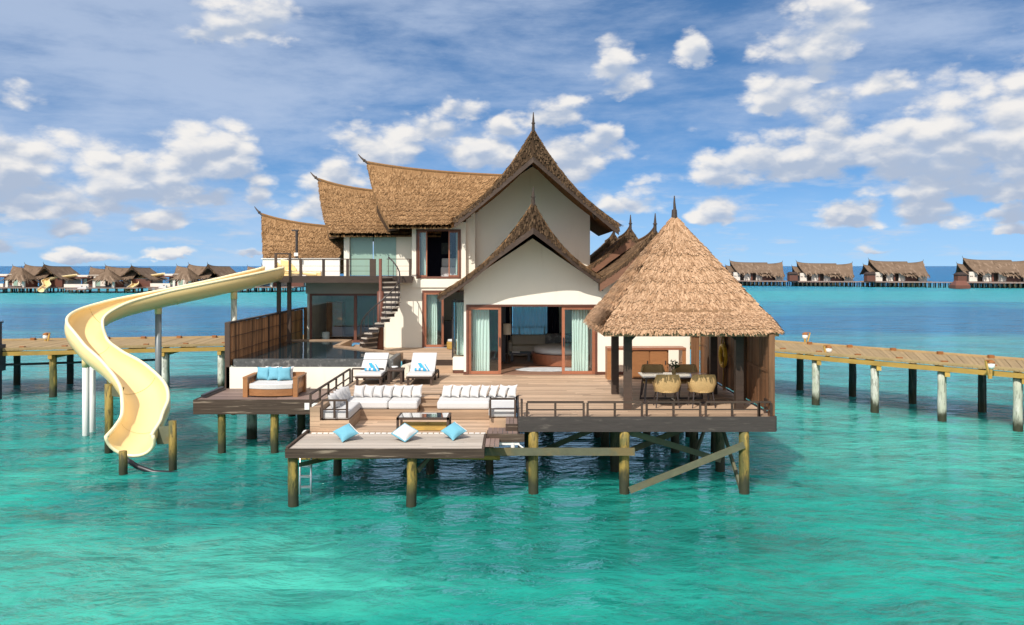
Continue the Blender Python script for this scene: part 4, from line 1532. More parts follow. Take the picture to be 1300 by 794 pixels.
CP = [at(350, 356, 32.3), at(335, 360, 31.8), at(297, 369, 30.8), at(248, 380, 29.9), at(201, 390, 29.2), at(150, 403, 28.4), at(113, 420, 27.6), at(101, 440, 26.8), at(120, 463, 26.0),
      at(153, 486, 25.3), at(182, 515, 24.6), at(192, 539, 23.8), at(183, 560, 23.0), at(170, 577, 22.4)]
path = catmull(CP, 8)
nb = len(path)
bk = []
for i in range(nb):
    t = i / (nb - 1)
    b = 0
    for (c_, wd, am) in ((0.52, 0.13, -24), (0.84, 0.10, 16)):
        b += am * math.exp(-((t - c_) / wd) ** 2)
    bk.append(R(-b))
ch, rim, rows_ = chute(path, banks=bk, grow=0.09)
cho = part('chute', ch, 'slide', slide, smooth=True)
part('rim', rim, 'slide_rim', cho, smooth=True)
# joint flanges where the slide sections meet
m = MB()
for i in range(12, nb - 6, 16):
    m.tube([p + (Vector((0, 0, -0.055))) for p in rows_[i][2:-2]], 0.02, 6, 0.5)
part('section_joint', m, 'slide', cho, smooth=True)
m = MB()
for i in range(12, nb - 6, 16):
    m.grid([[p + Vector((0, 0, 0.006)) for p in rows_[i][1:-1]], [p.lerp(q, 0.10) + Vector((0, 0, 0.006)) for p, q in zip(rows_[i][1:-1], rows_[i + 1][1:-1])]], 0.5)
part('seam', m, 'jetty_beam', cho)
# start box on the balcony
m = MB()
m.box(-9.42, -8.70, 32.42, 33.3, 5.165, 5.32)
m.vprism([(-9.38, 5.32), (-8.72, 5.32), (-8.72, 5.45), (-9.05, 5.80), (-9.38, 5.86)], 33.18, 33.28)
m.vprism([(-9.38, 5.32), (-7.72, 5.19), (-7.72, 5.30), (-8.9, 5.42), (-9.38, 5.80)], 32.40, 32.48)
m.box(-8.2, -7.6, 32.6, 33.2, 5.165, 5.36)
part('start_box', m, 'slide', slide, bevel=0.03)


def slide_post(px, py_top, Y, dx=0, mt='pile_white', r=0.11, collar=True, foot=-1.5, steel=False):
    p = at(px, py_top - 6, Y)
    m = MB()
    m.tube([(p.x + dx, p.y, foot), (p.x, p.y, p.z)], r, 12)
    o = part('support_post', m, mt, slide, smooth=True)
    if collar:
        c = MB()
        c.tube([(p.x, p.y, p.z - 0.02), (p.x, p.y, p.z - 0.42)], r * 1.12, 12)
        part('collar', c, 'slide', o, smooth=True)
    return o


slide_post(297, 372, 30.8)
slide_post(201, 390, 29.2, mt='post_grey')
slide_post(109, 456, 27.0, mt='white_paint')
slide_post(117, 458, 27.6, mt='white_paint', collar=False)
m = MB()
for (px, Y, zt_, r) in ((138, 24.5, 2.05, .12), (156, 21.95, 0.62, .11), (219, 22.4, 1.35, .105)):
    p = at(px, 500, Y)
    k = MB()
    k.tube([(p.x, p.y, -1.5), (p.x + 0.01, p.y, zt_ * 0.5), (p.x, p.y, zt_)], [r * 1.05, r, r * 0.97], 12)
    part('timber_post', k, 'stilt', slide, smooth=True)
m = MB()
a, b = at(140, 500, 24.5), at(156, 500, 24.5)
m.beam((a.x, a.y, 1.86), (b.x, b.y, 1.80), 0.08, 0.30)
a, b = at(199, 560, 22.5), at(216, 560, 22.45)
m.beam((a.x, a.y, 0.92), (b.x, b.y, 0.96), 0.07, 0.48)
part('cross_board', m, 'brace', slide)
m = MB()
a = at(158, 576, 22.3)
m.tube([(a.x, a.y, 0.35), (a.x + 0.35, a.y, 0.12), (a.x + 0.8, a.y - 0.05, -0.02), (a.x + 1.5, a.y - 0.1, -0.06)], 0.07, 8)
part('mooring_rope', m, 'black', slide, smooth=True)

# ------------------------------------------------------------------ jetties
ZJ = 2.08


def jetty(name_label, a0, a1, b0, b1, pile_spec, off_frame_label=None):
    """a0-a1 near edge, b0-b1 far edge (x, y)"""
    j = thing('timber_jetty', name_label, 'jetty', (a0[0], a0[1], ZJ))
    a0, a1, b0, b1 = [Vector((*q, 0)) for q in (a0, a1, b0, b1)]
    L = (a1 - a0).length
    n = int(L / 0.16)
    z = Vector((0, 0, ZJ))
    m = MB()
    for i in range(n):
        s, e = i / n, (i + 0.93) / n
        p = [a0.lerp(a1, s), a0.lerp(a1, e), b0.lerp(b1, e), b0.lerp(b1, s)]
        dz = Vector((0, 0, random.uniform(-0.006, 0.006)))
        m.hexa([q + z + dz - Vector((0, 0, 0.05)) for q in p] + [q + z + dz for q in p])
    part('boards', m, 'jetty', j)
    inn = ((b0 - a0) * 0.06)
    for (p, q, s) in ((a0, a1, 1), (b0, b1, -1)):
        m = MB()
        m.beam(p + s * inn * 0.3 + z + Vector((0, 0, 0.035)), q + s * inn * 0.3 + z + Vector((0, 0, 0.035)), 0.14, 0.07)
        part('kerb', m, 'jetty', j)
        m = MB()
        m.beam(p + s * inn * 0.25 + z - Vector((0, 0, 0.175)), q + s * inn * 0.25 + z - Vector((0, 0, 0.175)), 0.12, 0.17)
        part('edge_beam', m, 'jetty_beam', j)
    m = MB()
    k = max(2, int(L / 1.55))
    for i in range(k):
        t = (i + 0.5) / k
        for (p, q) in ((a0, a1), (b0, b1)):
            c = p.lerp(q, t) + z + (b0 - a0) * (0.05 if p is a0 else -0.05)
            m.box(c.x - 0.10, c.x + 0.10, c.y - 0.07, c.y + 0.07, c.z, c.z + 0.11)
    part('kerb_blocks', m, 'rust', j)
    near, far_ = pile_spec
    for (p, q, lst, f) in ((a0, a1, near, 0.07), (b0, b1, far_, -0.07)):
        for (r_, mt) in lst:
            # pile standing where the bearing r_ = x / y meets this edge
            t = (p.y * r_ - p.x) / ((q.x - p.x) - (q.y - p.y) * r_)
            c = p.lerp(q, t) + (b0 - a0) * f
            stilt(j, c.x, c.y, ZJ - 0.30, 0.15, mt, name='pile')
            c0, c1 = a0.lerp(a1, t), b0.lerp(b1, t)
            if f > 0:
                m = MB()
                m.beam((c0.x, c0.y, ZJ - 0.36), (c1.x, c1.y, ZJ - 0.36), 0.16, 0.16)
                part('cross_beam', m, 'jetty_beam', j)
    return j


def bear(*px): return [(q - 650) / 1040 for q in px]


jetty('sunlit boarded jetty running off to the right behind the board fence', (6.4, 38.8), (29.9, 13.6), (6.5, 44.3), (33.7, 14.6),
      ([(q, 'pile_white') for q in bear(965, 1040, 1116, 1203, 1301, 1450, 1700)], [(q, 'pile_dark') for q in bear(950, 1012, 1078, 1153, 1240, 1360, 1560)]))
jetty('sunlit boarded jetty crossing behind the yellow slide on the left', (-8.9, 37.3), (-45.0, 28.4), (-8.9, 41.2), (-46.0, 34.9),
      (list(zip(bear(-600, -300, -40, 63, 136, 206, 278), ('stilt', 'stilt', 'stilt', 'stilt', 'stilt', 'pile_white', 'pile_white'))), [(q, 'pile_dark') for q in bear(-500, -260, -100, 26, 93, 152, 214, 290)]))
m = MB()
m.tube([(-44.0, 29.4, 1.30), (-26.0, 34.0, 1.32), (-15.6, 36.4, 1.42)], 0.05, 8)
solo('water_pipe', m, 'black', 'thin black pipe slung under the left jetty', 'pipe', (-20, 35.2, 1.36), smooth=True)
# dark box post at the left edge
m = MB()
m.box(-0.16, 0.16, -0.16, 0.16, -1.5, 3.2)
m.box(-0.26, 0.26, -0.26, 0.26, 1.2, 2.3)
m.box(-0.2, 0.2, -0.2, 0.2, 3.2, 3.26)
solo('mooring_post', m, 'black', 'thick black post cut by the left edge of the picture beside the jetty', 'post', (-21.55, 34.2, 0), world=False)


def lamp():
    r = thing('jetty_lamp', 'small white globe lamp with rust brown cap on the jetty', 'lamp', (0, 0, 0), 0, 'lamps along the jetties')
    m = MB()
    m.beam((-0.10, 0, -0.5), (-0.34, 0, 0.50), 0.09, 0.09)
    m.tube([(-0.02, 0, -0.5), (0, 0, 0.02)], 0.085, 8)
    lpart('bracket_post', m, 'jetty_beam', r)
    m = MB()
    m.lathe([(0.0, 0.0), (0.10, 0.02), (0.19, 0.13), (0.20, 0.27), (0.15, 0.38), (0.0, 0.42)], 14)
    lpart('globe', m, 'lamp_white', r, smooth=True)
    m = MB()
    m.lathe([(0.0, 0.52), (0.10, 0.50), (0.19, 0.43), (0.21, 0.35), (0.16, 0.39)], 12)
    m.beam((-0.34, 0, 0.50), (0.02, 0, 0.50), 0.12, 0.05)
    lpart('cap', m, 'rust', r)
    return r


l0 = lamp()
lamps = [((0.16, 0.97), 'small white globe lamp with rust cap on the far kerb of the right jetty', 0.0, 'b'),
         ((0.22, 0), 'small white globe lamp on the near kerb of the right jetty, closer to the fence', 0.3, 'a'),
         ((0.75, 0), 'small white globe lamp on the near kerb of the right jetty, closer to the edge', 0.5, 'a'),
         (None, 'small white globe lamp with rust cap on the left jetty beside the slide', 0.0, 'l')]
spots = []
p = at(1022, 434, 36.9); spots.append((p.x, p.y, p.z + 0.1, PI * 0.95))
p = at(1052, 452, 32.6); spots.append((p.x, p.y, p.z + 0.1, 0.2))
p = at(1258, 473, 27.7); spots.append((p.x, p.y, p.z + 0.1, 0.2))
p = at(58, 433, 38.3); spots.append((p.x, p.y, p.z + 0.06, PI * 0.95))
for i, (x, y, z, rz) in enumerate(spots):
    o = l0 if i == 0 else copy_tree(l0)
    o.location = (x, y, z)
    o.rotation_euler.z = rz
    o['label'] = lamps[i][1]
    o.scale = (0.62, 0.62, 0.62)

# ------------------------------------------------------------------ cushions
def pillow_mb(w=0.46, h=0.46, t=0.15, n=12, pinch=0.10):
    """square scatter cushion lying in x,y, puffed in z, with pulled-out corners"""
    m = MB()
    rows_t, rows_b = [], []
    for i in range(n + 1):
        rt, rb = [], []
        for j in range(n + 1):
            u, v = -1 + 2 * i / n, -1 + 2 * j / n
            su = 1 - pinch * (1 - abs(v) ** 2) * abs(u) ** 3 * 1.6
            sv = 1 - pinch * (1 - abs(u) ** 2) * abs(v) ** 3 * 1.6
            prof = max(0, (1 - abs(u) ** 3.0)) ** 0.62 * max(0, (1 - abs(v) ** 3.0)) ** 0.62
            wr = 0.012 * math.sin(5 * u + 3 * v) * math.sin(4 * v - 2 * u)
            x, y = u * su * w / 2, v * sv * h / 2
            rt.append((x, y, prof * t / 2 * (1 + wr * 6) + wr * 0.3 * prof))
            rb.append((x, y, -prof * t / 2))
        rows_t.append(rt)
        rows_b.append(rb)
    m.grid(rows_t, 0.5)
    m.grid(rows_b, 0.5)
    return m


def place(o, loc, rot):
    o.location = loc
    o.rotation_euler = rot
    return o


def pillow(mt, label, loc, rot, group=None, size=(0.46, 0.46, 0.16), proto={}, name='cushion', cat='cushion'):
    key = (mt, size, name)
    if key not in proto:
        o = pillow_mb(*size).build(name, mt, None, True)
        proto[key] = o
    else:
        o = proto[key].copy()
        COL.objects.link(o)
    place(o, loc, rot)
    return tag(o, label, cat, group)


# ------------------------------------------------------------------ lounge sofas
def slab(m, x0, x1, y0, y1, z0, z1, r=0.5): m.box(x0, x1, y0, y1, z0, z1, r)


def base_boards(m, x0, x1, y, z0, z1, n=3):
    h = (z1 - z0) / n
    for i in range(n):
        m.box(x0, x1, y, y + 0.03, z0 + i * h + 0.003, z0 + (i + 1) * h - 0.003)


ZB = ZF + 0.30
s1 = thing('corner_sofa', 'left L shaped timber lounge sofa with thick white seat cushions', 'sofa', (-4, 22.6, ZF), 0)
m = MB()
base_boards(m, -5.13, -4.88, 20.80, ZF + 0.02, ZD + 0.12, 5)
base_boards(m, -4.88, -4.14, 20.80, ZF + 0.02, ZB, 3)
for i in range(3): m.box(-4.17, -4.14, 20.83, 22.40, ZF + 0.02 + i * 0.095, ZF + 0.11 + i * 0.095)
base_boards(m, -4.14, -2.60, 22.40, ZF + 0.02, ZB, 3)
m.box(-2.63, -2.60, 22.43, 23.42, ZF + 0.02, ZB)
m.box(-5.10, -4.88, 20.83, 23.4, ZF + 0.02, ZD + 0.10)
m.box(-4.88, -4.17, 20.83, 23.4, ZF + 0.02, ZB - 0.02)
m.box(-4.17, -2.63, 22.43, 23.4, ZF + 0.02, ZB - 0.02)
part('base', m, 'bench_wood', s1)
m = MB()
m.box(-4.86, -4.15, 20.92, 22.42, ZB + 0.003, ZB + 0.22)
part('seat_cushion', m, 'white_fabric', s1, bevel=0.05)
m = MB()
m.box(-4.86, -3.40, 22.44, 23.36, ZB + 0.003, ZB + 0.22)
part('seat_cushion', m, 'white_fabric', s1, bevel=0.05)
m = MB()
m.box(-3.385, -2.58, 22.38, 23.36, ZB + 0.003, ZB + 0.22)
part('seat_cushion', m, 'white_fabric', s1, bevel=0.05)
s2 = thing('corner_sofa', 'right L shaped timber lounge sofa with thick white seat cushions', 'sofa', (-1, 22.6, ZF), 0)
m = MB()
base_boards(m, -2.03, -0.58, 22.40, ZF + 0.02, ZB, 3)
m.box(-2.03, -2.0, 22.43, 23.4, ZF + 0.02, ZB)
m.box(-2.0, 0.10, 22.43, 23.4, ZF + 0.02, ZB - 0.02)
m.box(-0.58, 0.10, 21.2, 22.43, ZF + 0.02, ZB - 0.02)
part('base', m, 'bench_wood', s2)
for (a, b, c, d) in ((-2.05, -0.62, 22.36, 23.36), (-0.605, 0.11, 21.22, 22.5), (-0.605, 0.11, 22.52, 23.36)):
    m = MB()
    m.box(a, b, c, d, ZB + 0.003, ZB + 0.22)
    part('seat_cushion', m, 'white_fabric', s2, bevel=0.05)
ZS = ZB + 0.22
G1, G2, G3 = 'cushions along the back of the left sofa', 'cushions leaning along the left arm of the left sofa', 'cushions along the back of the right sofa'
for i in range(7):
    x = -4.32 + i * 0.272
    pillow('grey_fabric' if i < 4 else 'white_fabric', f'{ORD[i]} pale scatter cushion from the left along the back of the left sofa',
           (x, 23.12 + random.uniform(-.02, .02), ZS + 0.17), (R(64), R(random.uniform(-9, 3)), R(random.uniform(-30, -14))), G1, (0.33, 0.38, 0.15))
for i in range(5):
    y = 21.35 + i * 0.36
    pillow('grey_fabric', f'{ORD[i]} pale grey cushion from the front leaning against the left arm of the left sofa',
           (-4.64, y, ZS + 0.18), (R(66), R(random.uniform(-8, 8)), R(62 + random.uniform(-14, 14))), G2, (0.40, 0.40, 0.15))
for i in range(8):
    x = -1.84 + i * 0.262
    pillow('white_fabric', f'{ORD[i]} white scatter cushion from the left along the back of the right sofa',
           (x, 23.12 + random.uniform(-.02, .02), ZS + 0.17), (R(62), R(random.uniform(-8, 6)), R(-36 + random.uniform(-9, 9))), G3, (0.32, 0.38, 0.14))
# loose cushions on the platform
for (px, py, mt, lab, rz) in ((439, 553, 'teal_fabric', 'aqua scatter cushion lying near the left end of the grey platform', 40),
                              (514, 553, 'white_fabric', 'white scatter cushion with aqua border lying flat in the middle of the grey platform', 52),
                              (576, 551, 'teal_fabric', 'aqua scatter cushion lying near the right end of the grey platform', 45)):
    Y = 1040 * (EYE - ZF - 0.12) / (py - 338)
    eu = (Matrix.Rotation(R(32), 3, 'X') @ Matrix.Rotation(R(rz), 3, 'Z')).to_euler()
    o = pillow(mt, lab, ((px - 650) * Y / 1040, Y, ZF + 0.19), eu, 'loose cushions on the grey platform', (0.48, 0.48, 0.20))
    if mt == 'white_fabric':
        b = MB()
        n = 24
        e = 0.225
        ring_ = [(-e, -e, 0), (e, -e, 0), (e, e, 0), (-e, e, 0)]
        b.tube([Vector(q) * 0.985 for q in ring_], 0.022, 6, closed=True)
        lpart('border', b, 'teal_fabric', o)
    else:
        b = MB()
        e = 0.225
        b.tube([(e, -e, 0), (e, e, 0)], 0.012, 6)
        lpart('piping', b, 'white_fabric', o)

# coffee table
ct = thing('coffee_table', 'low glass topped coffee table with dark frame and pale timber shelf', 'coffee table', (-2.25, 21.2, ZF))
m = MB()
zt_ = ZF + 0.36
for x in (-2.91, -1.63):
    for y in (20.86, 21.56): m.box(x - 0.03, x + 0.03, y - 0.03, y + 0.03, ZF + 0.015, zt_)
m.box(-2.94, -1.60, 20.83, 20.89, zt_ - 0.055, zt_)
m.box(-2.94, -1.60, 21.53, 21.59, zt_ - 0.055, zt_)
m.box(-2.94, -2.88, 20.89, 21.53, zt_ - 0.055, zt_)
m.box(-1.66, -1.60, 20.89, 21.53, zt_ - 0.055, zt_)
m.box(-2.30, -2.26, 20.89, 21.53, zt_ - 0.055, zt_ - 0.01)
part('frame', m, 'dark_wood', ct)
m = MB()
m.box(-2.88, -1.66, 20.89, 21.53, zt_ - 0.012, zt_ + 0.004)
part('glass_top', m, 'glass_table', ct)
m = MB()
m.planks(-2.86, -1.68, 20.9, 21.52, ZF + 0.13, w=0.12)
m.box(-2.86, -1.68, 20.88, 20.90, ZF + 0.03, ZF + 0.12)
part('shelf', m, 'jetty_beam', ct)

# ------------------------------------------------------------------ sun loungers
def lounger(x, y, label):
    r = thing('sun_lounger', label, 'sun lounger', (x, y, ZD), 0, 'sun loungers on the deck')
    m = MB()
    for (a, b) in ((-0.36, 0.06), (0.36, 0.06), (-0.36, 1.25), (0.36, 1.25)):
        k = MB()
        k.box(a - 0.035, a + 0.035, b - 0.035, b + 0.035, 0, 0.20)
        lpart('leg', k, 'dark_wood', r)
    m.box(-0.42, -0.35, 0, 1.95, 0.20, 0.27)
    m.box(0.35, 0.42, 0, 1.95, 0.20, 0.27)
    for i in range(19): m.box(-0.35, 0.35, 0.02 + i * 0.1, 0.09 + i * 0.1, 0.22, 0.26)
    m.beam((-0.36, 0.76, 0.25), (-0.36, 1.70, 0.76), 0.05, 0.05)
    m.beam((0.36, 0.76, 0.25), (0.36, 1.70, 0.76), 0.05, 0.05)
    m.beam((0.32, 1.85, 0.26), (0.32, 1.45, 0.60), 0.04, 0.04)
    m.beam((-0.32, 1.85, 0.26), (-0.32, 1.45, 0.60), 0.04, 0.04)
    lpart('frame', m, 'dark_wood', r)
    k = MB()
    for sx in (-0.43, 0.43): k.tube([(sx - 0.02, 1.75, 0.13), (sx + 0.02, 1.75, 0.13)], 0.13, 14)
    lpart('wheels', k, 'dark_wood', r)
    m = MB()
    m.box(-0.40, 0.40, -0.02, 0.72, 0.275, 0.37)
    lpart('seat_mattress', m, 'white_fabric', r, bevel=0.03)
    m = MB()
    m.hexa([(-0.40, 0.70, 0.34), (0.40, 0.70, 0.34), (0.40, 0.76, 0.27), (-0.40, 0.76, 0.27), (-0.40, 1.62, 0.86), (0.40, 1.62, 0.86), (0.40, 1.68, 0.79), (-0.40, 1.68, 0.79)])
    lpart('back_mattress', m, 'white_fabric', r, bevel=0.03)
    return r


LX = [(-4.44, 25.35), (-2.86, 25.35)]
for i, (x, y) in enumerate(LX):
    lounger(x, y, 'white padded timber sun lounger beside the pool corner, %s' % ('left of the small dark side table' if i == 0 else 'right of the small dark side table'))
    # folded blue and white towel on the seat against the back rest
    m = MB()

    def strip(pts, wd, mi, th=0.045):
        q = [Vector(p) for p in pts]
        for k in range(len(q) - 1):
            m.hexa([q[k] + Vector((-wd / 2, 0, 0)), q[k] + Vector((wd / 2, 0, 0)), q[k + 1] + Vector((wd / 2, 0, 0)), q[k + 1] + Vector((-wd / 2, 0, 0)),
                    q[k] + Vector((-wd / 2, -th * 0.3, th)), q[k] + Vector((wd / 2, -th * 0.3, th)), q[k + 1] + Vector((wd / 2, -th * 0.3, th)), q[k + 1] + Vector((-wd / 2, -th * 0.3, th))], mi=mi)
    # a rolled towel lying across, and a folded one up the back rest
    for k in range(5): m.tube([(-0.30 + k * 0.09, 0.58, 0.06), (-0.215 + k * 0.09, 0.58, 0.06)], 0.06, 10, mi=k % 2)
    strip([(0.14, 0.50, 0.0), (0.05, 0.70, 0.04), (-0.14, 1.05, 0.24)], 0.13, 0)
    strip([(0.25, 0.52, 0.0), (0.17, 0.72, 0.05), (0.02, 1.00, 0.22)], 0.06, 1)
    strip([(0.31, 0.54, 0.0), (0.23, 0.72, 0.05), (0.10, 0.96, 0.20)], 0.05, 0)
    m.v = [(x_ * 0.74, 0.62 + (y_ - 0.62) * 0.74, z_ * 0.74 + 0.01) for x_, y_, z_ in m.v]
    solo('beach_towel', m, ['blue_fabric', 'white_fabric'], 'folded blue and white striped towel on the %s sun lounger' % ('left' if i == 0 else 'right'), 'towel', (x, y, ZD + 0.372), world=False, group='towels on the loungers')

st = thing('side_table', 'small dark brown side table between the two sun loungers', 'side table', (-3.66, 25.9, ZD))
m = MB()
m.box(-0.24, 0.24, -0.30, 0.30, 0.40, 0.46)
lpart('table_top', m, 'dark_wood', st, bevel=0.01)
for (a, b) in ((-0.19, -0.24), (0.19, -0.24), (-0.19, 0.24), (0.19, 0.24)):
    m = MB()
    m.box(a - 0.035, a + 0.035, b - 0.035, b + 0.035, 0, 0.40)
    lpart('leg', m, 'dark_wood', st)
m = MB()
m.lathe([(0.0, 0.0), (0.09, 0.01), (0.11, 0.05), (0.095, 0.06), (0.0, 0.03)], 16)
solo('white_bowl', m, 'white_paint', 'small white bowl on the dark side table', 'bowl', (-3.72, 26.0, ZD + 0.461), world=False, smooth=True)
m = MB()
m.tube([(-3.55, 27.2, 2.16), (-3.30, 28.1, 2.16)], 0.16, 14)
m.box(-3.66, -3.18, 27.1, 28.2, ZD + 0.0, ZD + 0.12)
solo('rolled_mat', m, 'cream_fabric', 'rolled cream mat on a low base beside the dark pool wall', 'mat', (-3.42, 27.65, ZD))

# ------------------------------------------------------------------ daybed
db = thing('daybed', 'low teak daybed with thick cream mattress on the small left deck', 'daybed', (-7.55, 25.6, ZL))
DXa, DXb = -8.10, -6.58
m = MB()
m.box(DXa, DXb, 24.95, 25.0, ZL + 0.05, ZL + 0.24)
for i in range(9):
    t0, t1 = i / 9, (i + 1) / 9
    bow = lambda t: 0.14 * math.sin(PI * t)
    x0, x1 = DXa + 0.1 + (DXb - DXa - 0.2) * t0, DXa + 0.1 + (DXb - DXa - 0.2) * t1
    m.hexa([(x0, 24.93 - bow(t0), ZL + 0.04), (x1, 24.93 - bow(t1), ZL + 0.04), (x1, 25.0, ZL + 0.04), (x0, 25.0, ZL + 0.04),
            (x0, 24.93 - bow(t0), ZL + 0.24), (x1, 24.93 - bow(t1), ZL + 0.24), (x1, 25.0, ZL + 0.24), (x0, 25.0, ZL + 0.24)], 0.5)
m.box(DXa, DXb, 25.0, 25.95, ZL + 0.05, ZL + 0.22)
m.box(DXa, DXb, 25.95, 26.02, ZL + 0.0, ZL + 0.62)
part('frame', m, 'teak', db)
for x in (DXa, DXb):
    m = MB()
    for y in (24.92, 25.9): m.box(x - 0.07, x + 0.07, y - 0.06, y + 0.06, ZL, ZL + 0.56)
    m.box(x - 0.075, x + 0.075, 24.85, 25.97, ZL + 0.561, ZL + 0.61)
    for k in range(5): m.box(x - 0.02, x + 0.02, 25.03 + k * 0.17, 25.10 + k * 0.17, ZL + 0.2, ZL + 0.56)
    part('armrest', m, 'teak', db)
m = MB()
rows = []
n = 14
m.prism([(DXa + 0.10, 25.9), (DXa + 0.10, 24.95)] + [(DXa + 0.10 + (DXb - DXa - 0.2) * i / n, 24.93 - 0.15 * math.sin(PI * i / n)) for i in range(n + 1)] + [(DXb - 0.10, 25.9)], ZL + 0.245, ZL + 0.40)
part('mattress', m, 'white_fabric', db, bevel=0.04)
for (px, dy, mt, lab, rz, rx) in ((334, 25.72, 'teal_fabric', 'aqua cushion at the left end of the daybed', -4, 70), (349, 25.70, 'teal_fabric', 'aqua cushion in the middle of the daybed, a little lower', 4, 68),
                                  (361, 25.62, 'teal_fabric', 'aqua cushion at the right end of the daybed, leaning on a white one', 22, 72), (364, 25.80, 'white_fabric', 'white cushion standing behind the right aqua cushion of the daybed', 10, 74),
                                  (345, 25.86, 'white_fabric', 'white cushion half hidden behind the middle of the daybed cushions', 0, 76)):
    pillow(mt, lab, ((px - 650) * dy / 1040, dy, ZL + 0.40 + 0.21), (R(rx), 0, R(rz)), 'cushions on the daybed', (0.44, 0.44, 0.17))

# ------------------------------------------------------------------ dining set
dt = thing('dining_table', 'white topped dining table with dark splayed legs under the thatched pavilion', 'table', (4.42, 22.35, ZD))
m = MB()
m.box(-0.92, 0.92, -0.42, 0.42, 0.71, 0.745)
lpart('table_top', m, 'table_white', dt, bevel=0.008)
m = MB()
m.box(-0.86, 0.86, -0.36, 0.36, 0.66, 0.708)
lpart('apron', m, 'metal', dt)
for sx in (-1, 1):
    for sy in (-1, 1):
        m = MB()
        m.beam((sx * 0.80, sy * 0.30, 0.68), (sx * 0.86, sy * 0.40, 0.0), 0.04, 0.04)
        lpart('leg', m, 'metal', dt)
m = MB()
m.box(-0.86, 0.86, -0.42, -0.38, 0.01, 0.06)
m.box(-0.86, 0.86, 0.38, 0.42, 0.01, 0.06)
m.box(-0.03, 0.03, -0.38, 0.38, 0.01, 0.05)
lpart('foot_rails', m, 'metal', dt)


def chair():
    r = thing('dining_chair', 'honey rattan tub chair', 'chair', (0, 0, 0), 0, 'rattan chairs round the dining table')
    # seat shell, facing -y in its own frame (back at +y)
    m = MB()
    n = 20
    rows = []
    for (z, k) in ((0.42, 0.86), (0.50, 0.94), (0.60, 1.0), (0.70, 1.0), (0.80, 0.98), (0.86, 0.96)):
        row = []
        for i in range(n + 1):
            a = PI * (i / n) * 1.16 - PI * 0.08
            dip = 1.0
            side = abs(math.cos(a))
            top = 0.64 + 0.22 * max(0.0, min(1.0, (0.93 - side) / 0.25))
            zz = min(z, top)
            ca, sa = math.cos(a), math.sin(a)
            row.append((math.copysign(abs(ca) ** 0.62, ca) * 0.31 * k * (1.06 if z > 0.55 else 1), math.copysign(abs(sa) ** 0.62, sa) * 0.26 * k + 0.02, zz))
        rows.append(row)
    m.grid(rows, 0.5)
    inner = [[(x * 0.90, y * 0.90, z) for x, y, z in row] for row in rows]
    m.grid(inner, 0.4)
    m.grid([rows[-1], inner[-1]], 0.6)
    lpart('back_shell', m, 'rattan', r, smooth=True)
    m = MB()
    m.tube([Vector(q) * 1.0 for q in rows[-1]], 0.022, 8)
    lpart('rim', m, 'rattan', r, smooth=True)
    m = MB()
    m.prism([(-0.27, -0.26), (0.27, -0.26)] + [(0.27 * math.cos(PI * i / 10), 0.24 * math.sin(PI * i / 10) + 0.02) for i in range(11)], 0.40, 0.45)
    lpart('seat', m, 'rattan', r)
    for sx in (-1, 1):
        for sy in (-1, 1):
            k = MB()
            k.tube([(sx * 0.22, sy * 0.18, 0.42), (sx * 0.27, sy * 0.24, 0.0)], [0.018, 0.013], 8)
            lpart('leg', k, 'metal', r)
    return r


c0 = chair()
for i, (x, y, rz, lab) in enumerate(((4.06, 21.55, PI, 'honey rattan tub chair on the near side of the dining table, left one'), (4.98, 21.55, PI, 'honey rattan tub chair on the near side of the dining table, right one'),
                                     (4.02, 23.25, 0, 'rattan tub chair on the shaded far side of the dining table, left one'), (4.98, 23.25, 0, 'rattan tub chair on the shaded far side of the dining table, right one'))):
    o = c0 if i == 0 else copy_tree(c0)
    o.location = (x, y, ZD)
    o.rotation_euler.z = rz + random.uniform(-.08, .08)
    o.scale = (1.12, 1.0, 1.0)
    o['label'] = lab
m = MB()
m.lathe([(0.0, 0.0), (0.05, 0.0), (0.07, 0.08), (0.05, 0.14), (0.0, 0.13)], 12, mi=0)
for i in range(60):
    a = random.uniform(0, 2 * PI)
    q = Vector((math.cos(a) * random.uniform(.02, .17), math.sin(a) * random.uniform(.02, .17), random.uniform(.16, .36)))
    t = Vector((random.uniform(-1, 1), random.uniform(-1, 1), random.uniform(-.4, 1))).normalized() * 0.05
    s = t.orthogonal().normalized() * 0.02
    m.add([q - s, q + s, q + t + s, q + t - s], [(0, 1, 2, 3)], mi=1)
solo('table_plant', m, ['rattan', 'leaf'], 'small potted plant in the middle of the dining table', 'plant', (4.42, 22.35, ZD + 0.746), world=False)

# timber bar against the wall
bar = thing('bar_counter', 'long orange brown timber bar counter with cabinet doors against the white wall', 'counter', (4.4, 27.0, ZD))
X0, X1, YB0, YB1 = 3.10, 5.66, 26.62, 27.25
m = MB()
m.box(X0, X1, YB0, YB1, ZD + 0.97, ZD + 1.04)
part('counter_top', m, 'red_wood', bar)
for (a, b) in ((X0, X0 + 0.15), (X1 - 0.12, X1)):
    m = MB()
    m.box(a, b, YB0 + 0.02, YB1 - 0.02, ZD, ZD + 0.969)
    part('side_panel', m, 'bar_wood', bar)
m = MB()
m.box(X0 + 0.80, 5.1, YB0 + 0.08, YB1 - 0.06, ZD + 0.06, ZD + 0.965)
part('cabinet', m, 'bar_wood', bar)
for (a, b) in ((X0 + 0.84, X0 + 1.36), (X0 + 1.40, X0 + 1.95)):
    m = MB()
    m.box(a, b, YB0 + 0.045, YB0 + 0.079, ZD + 0.10, ZD + 0.93)
    d = part('cabinet_door', m, 'bar_wood', bar)
    m = MB()
    m.box(b - 0.07, b - 0.04, YB0 + 0.02, YB0 + 0.044, ZD + 0.5, ZD + 0.62)
    part('handle', m, 'metal', d)

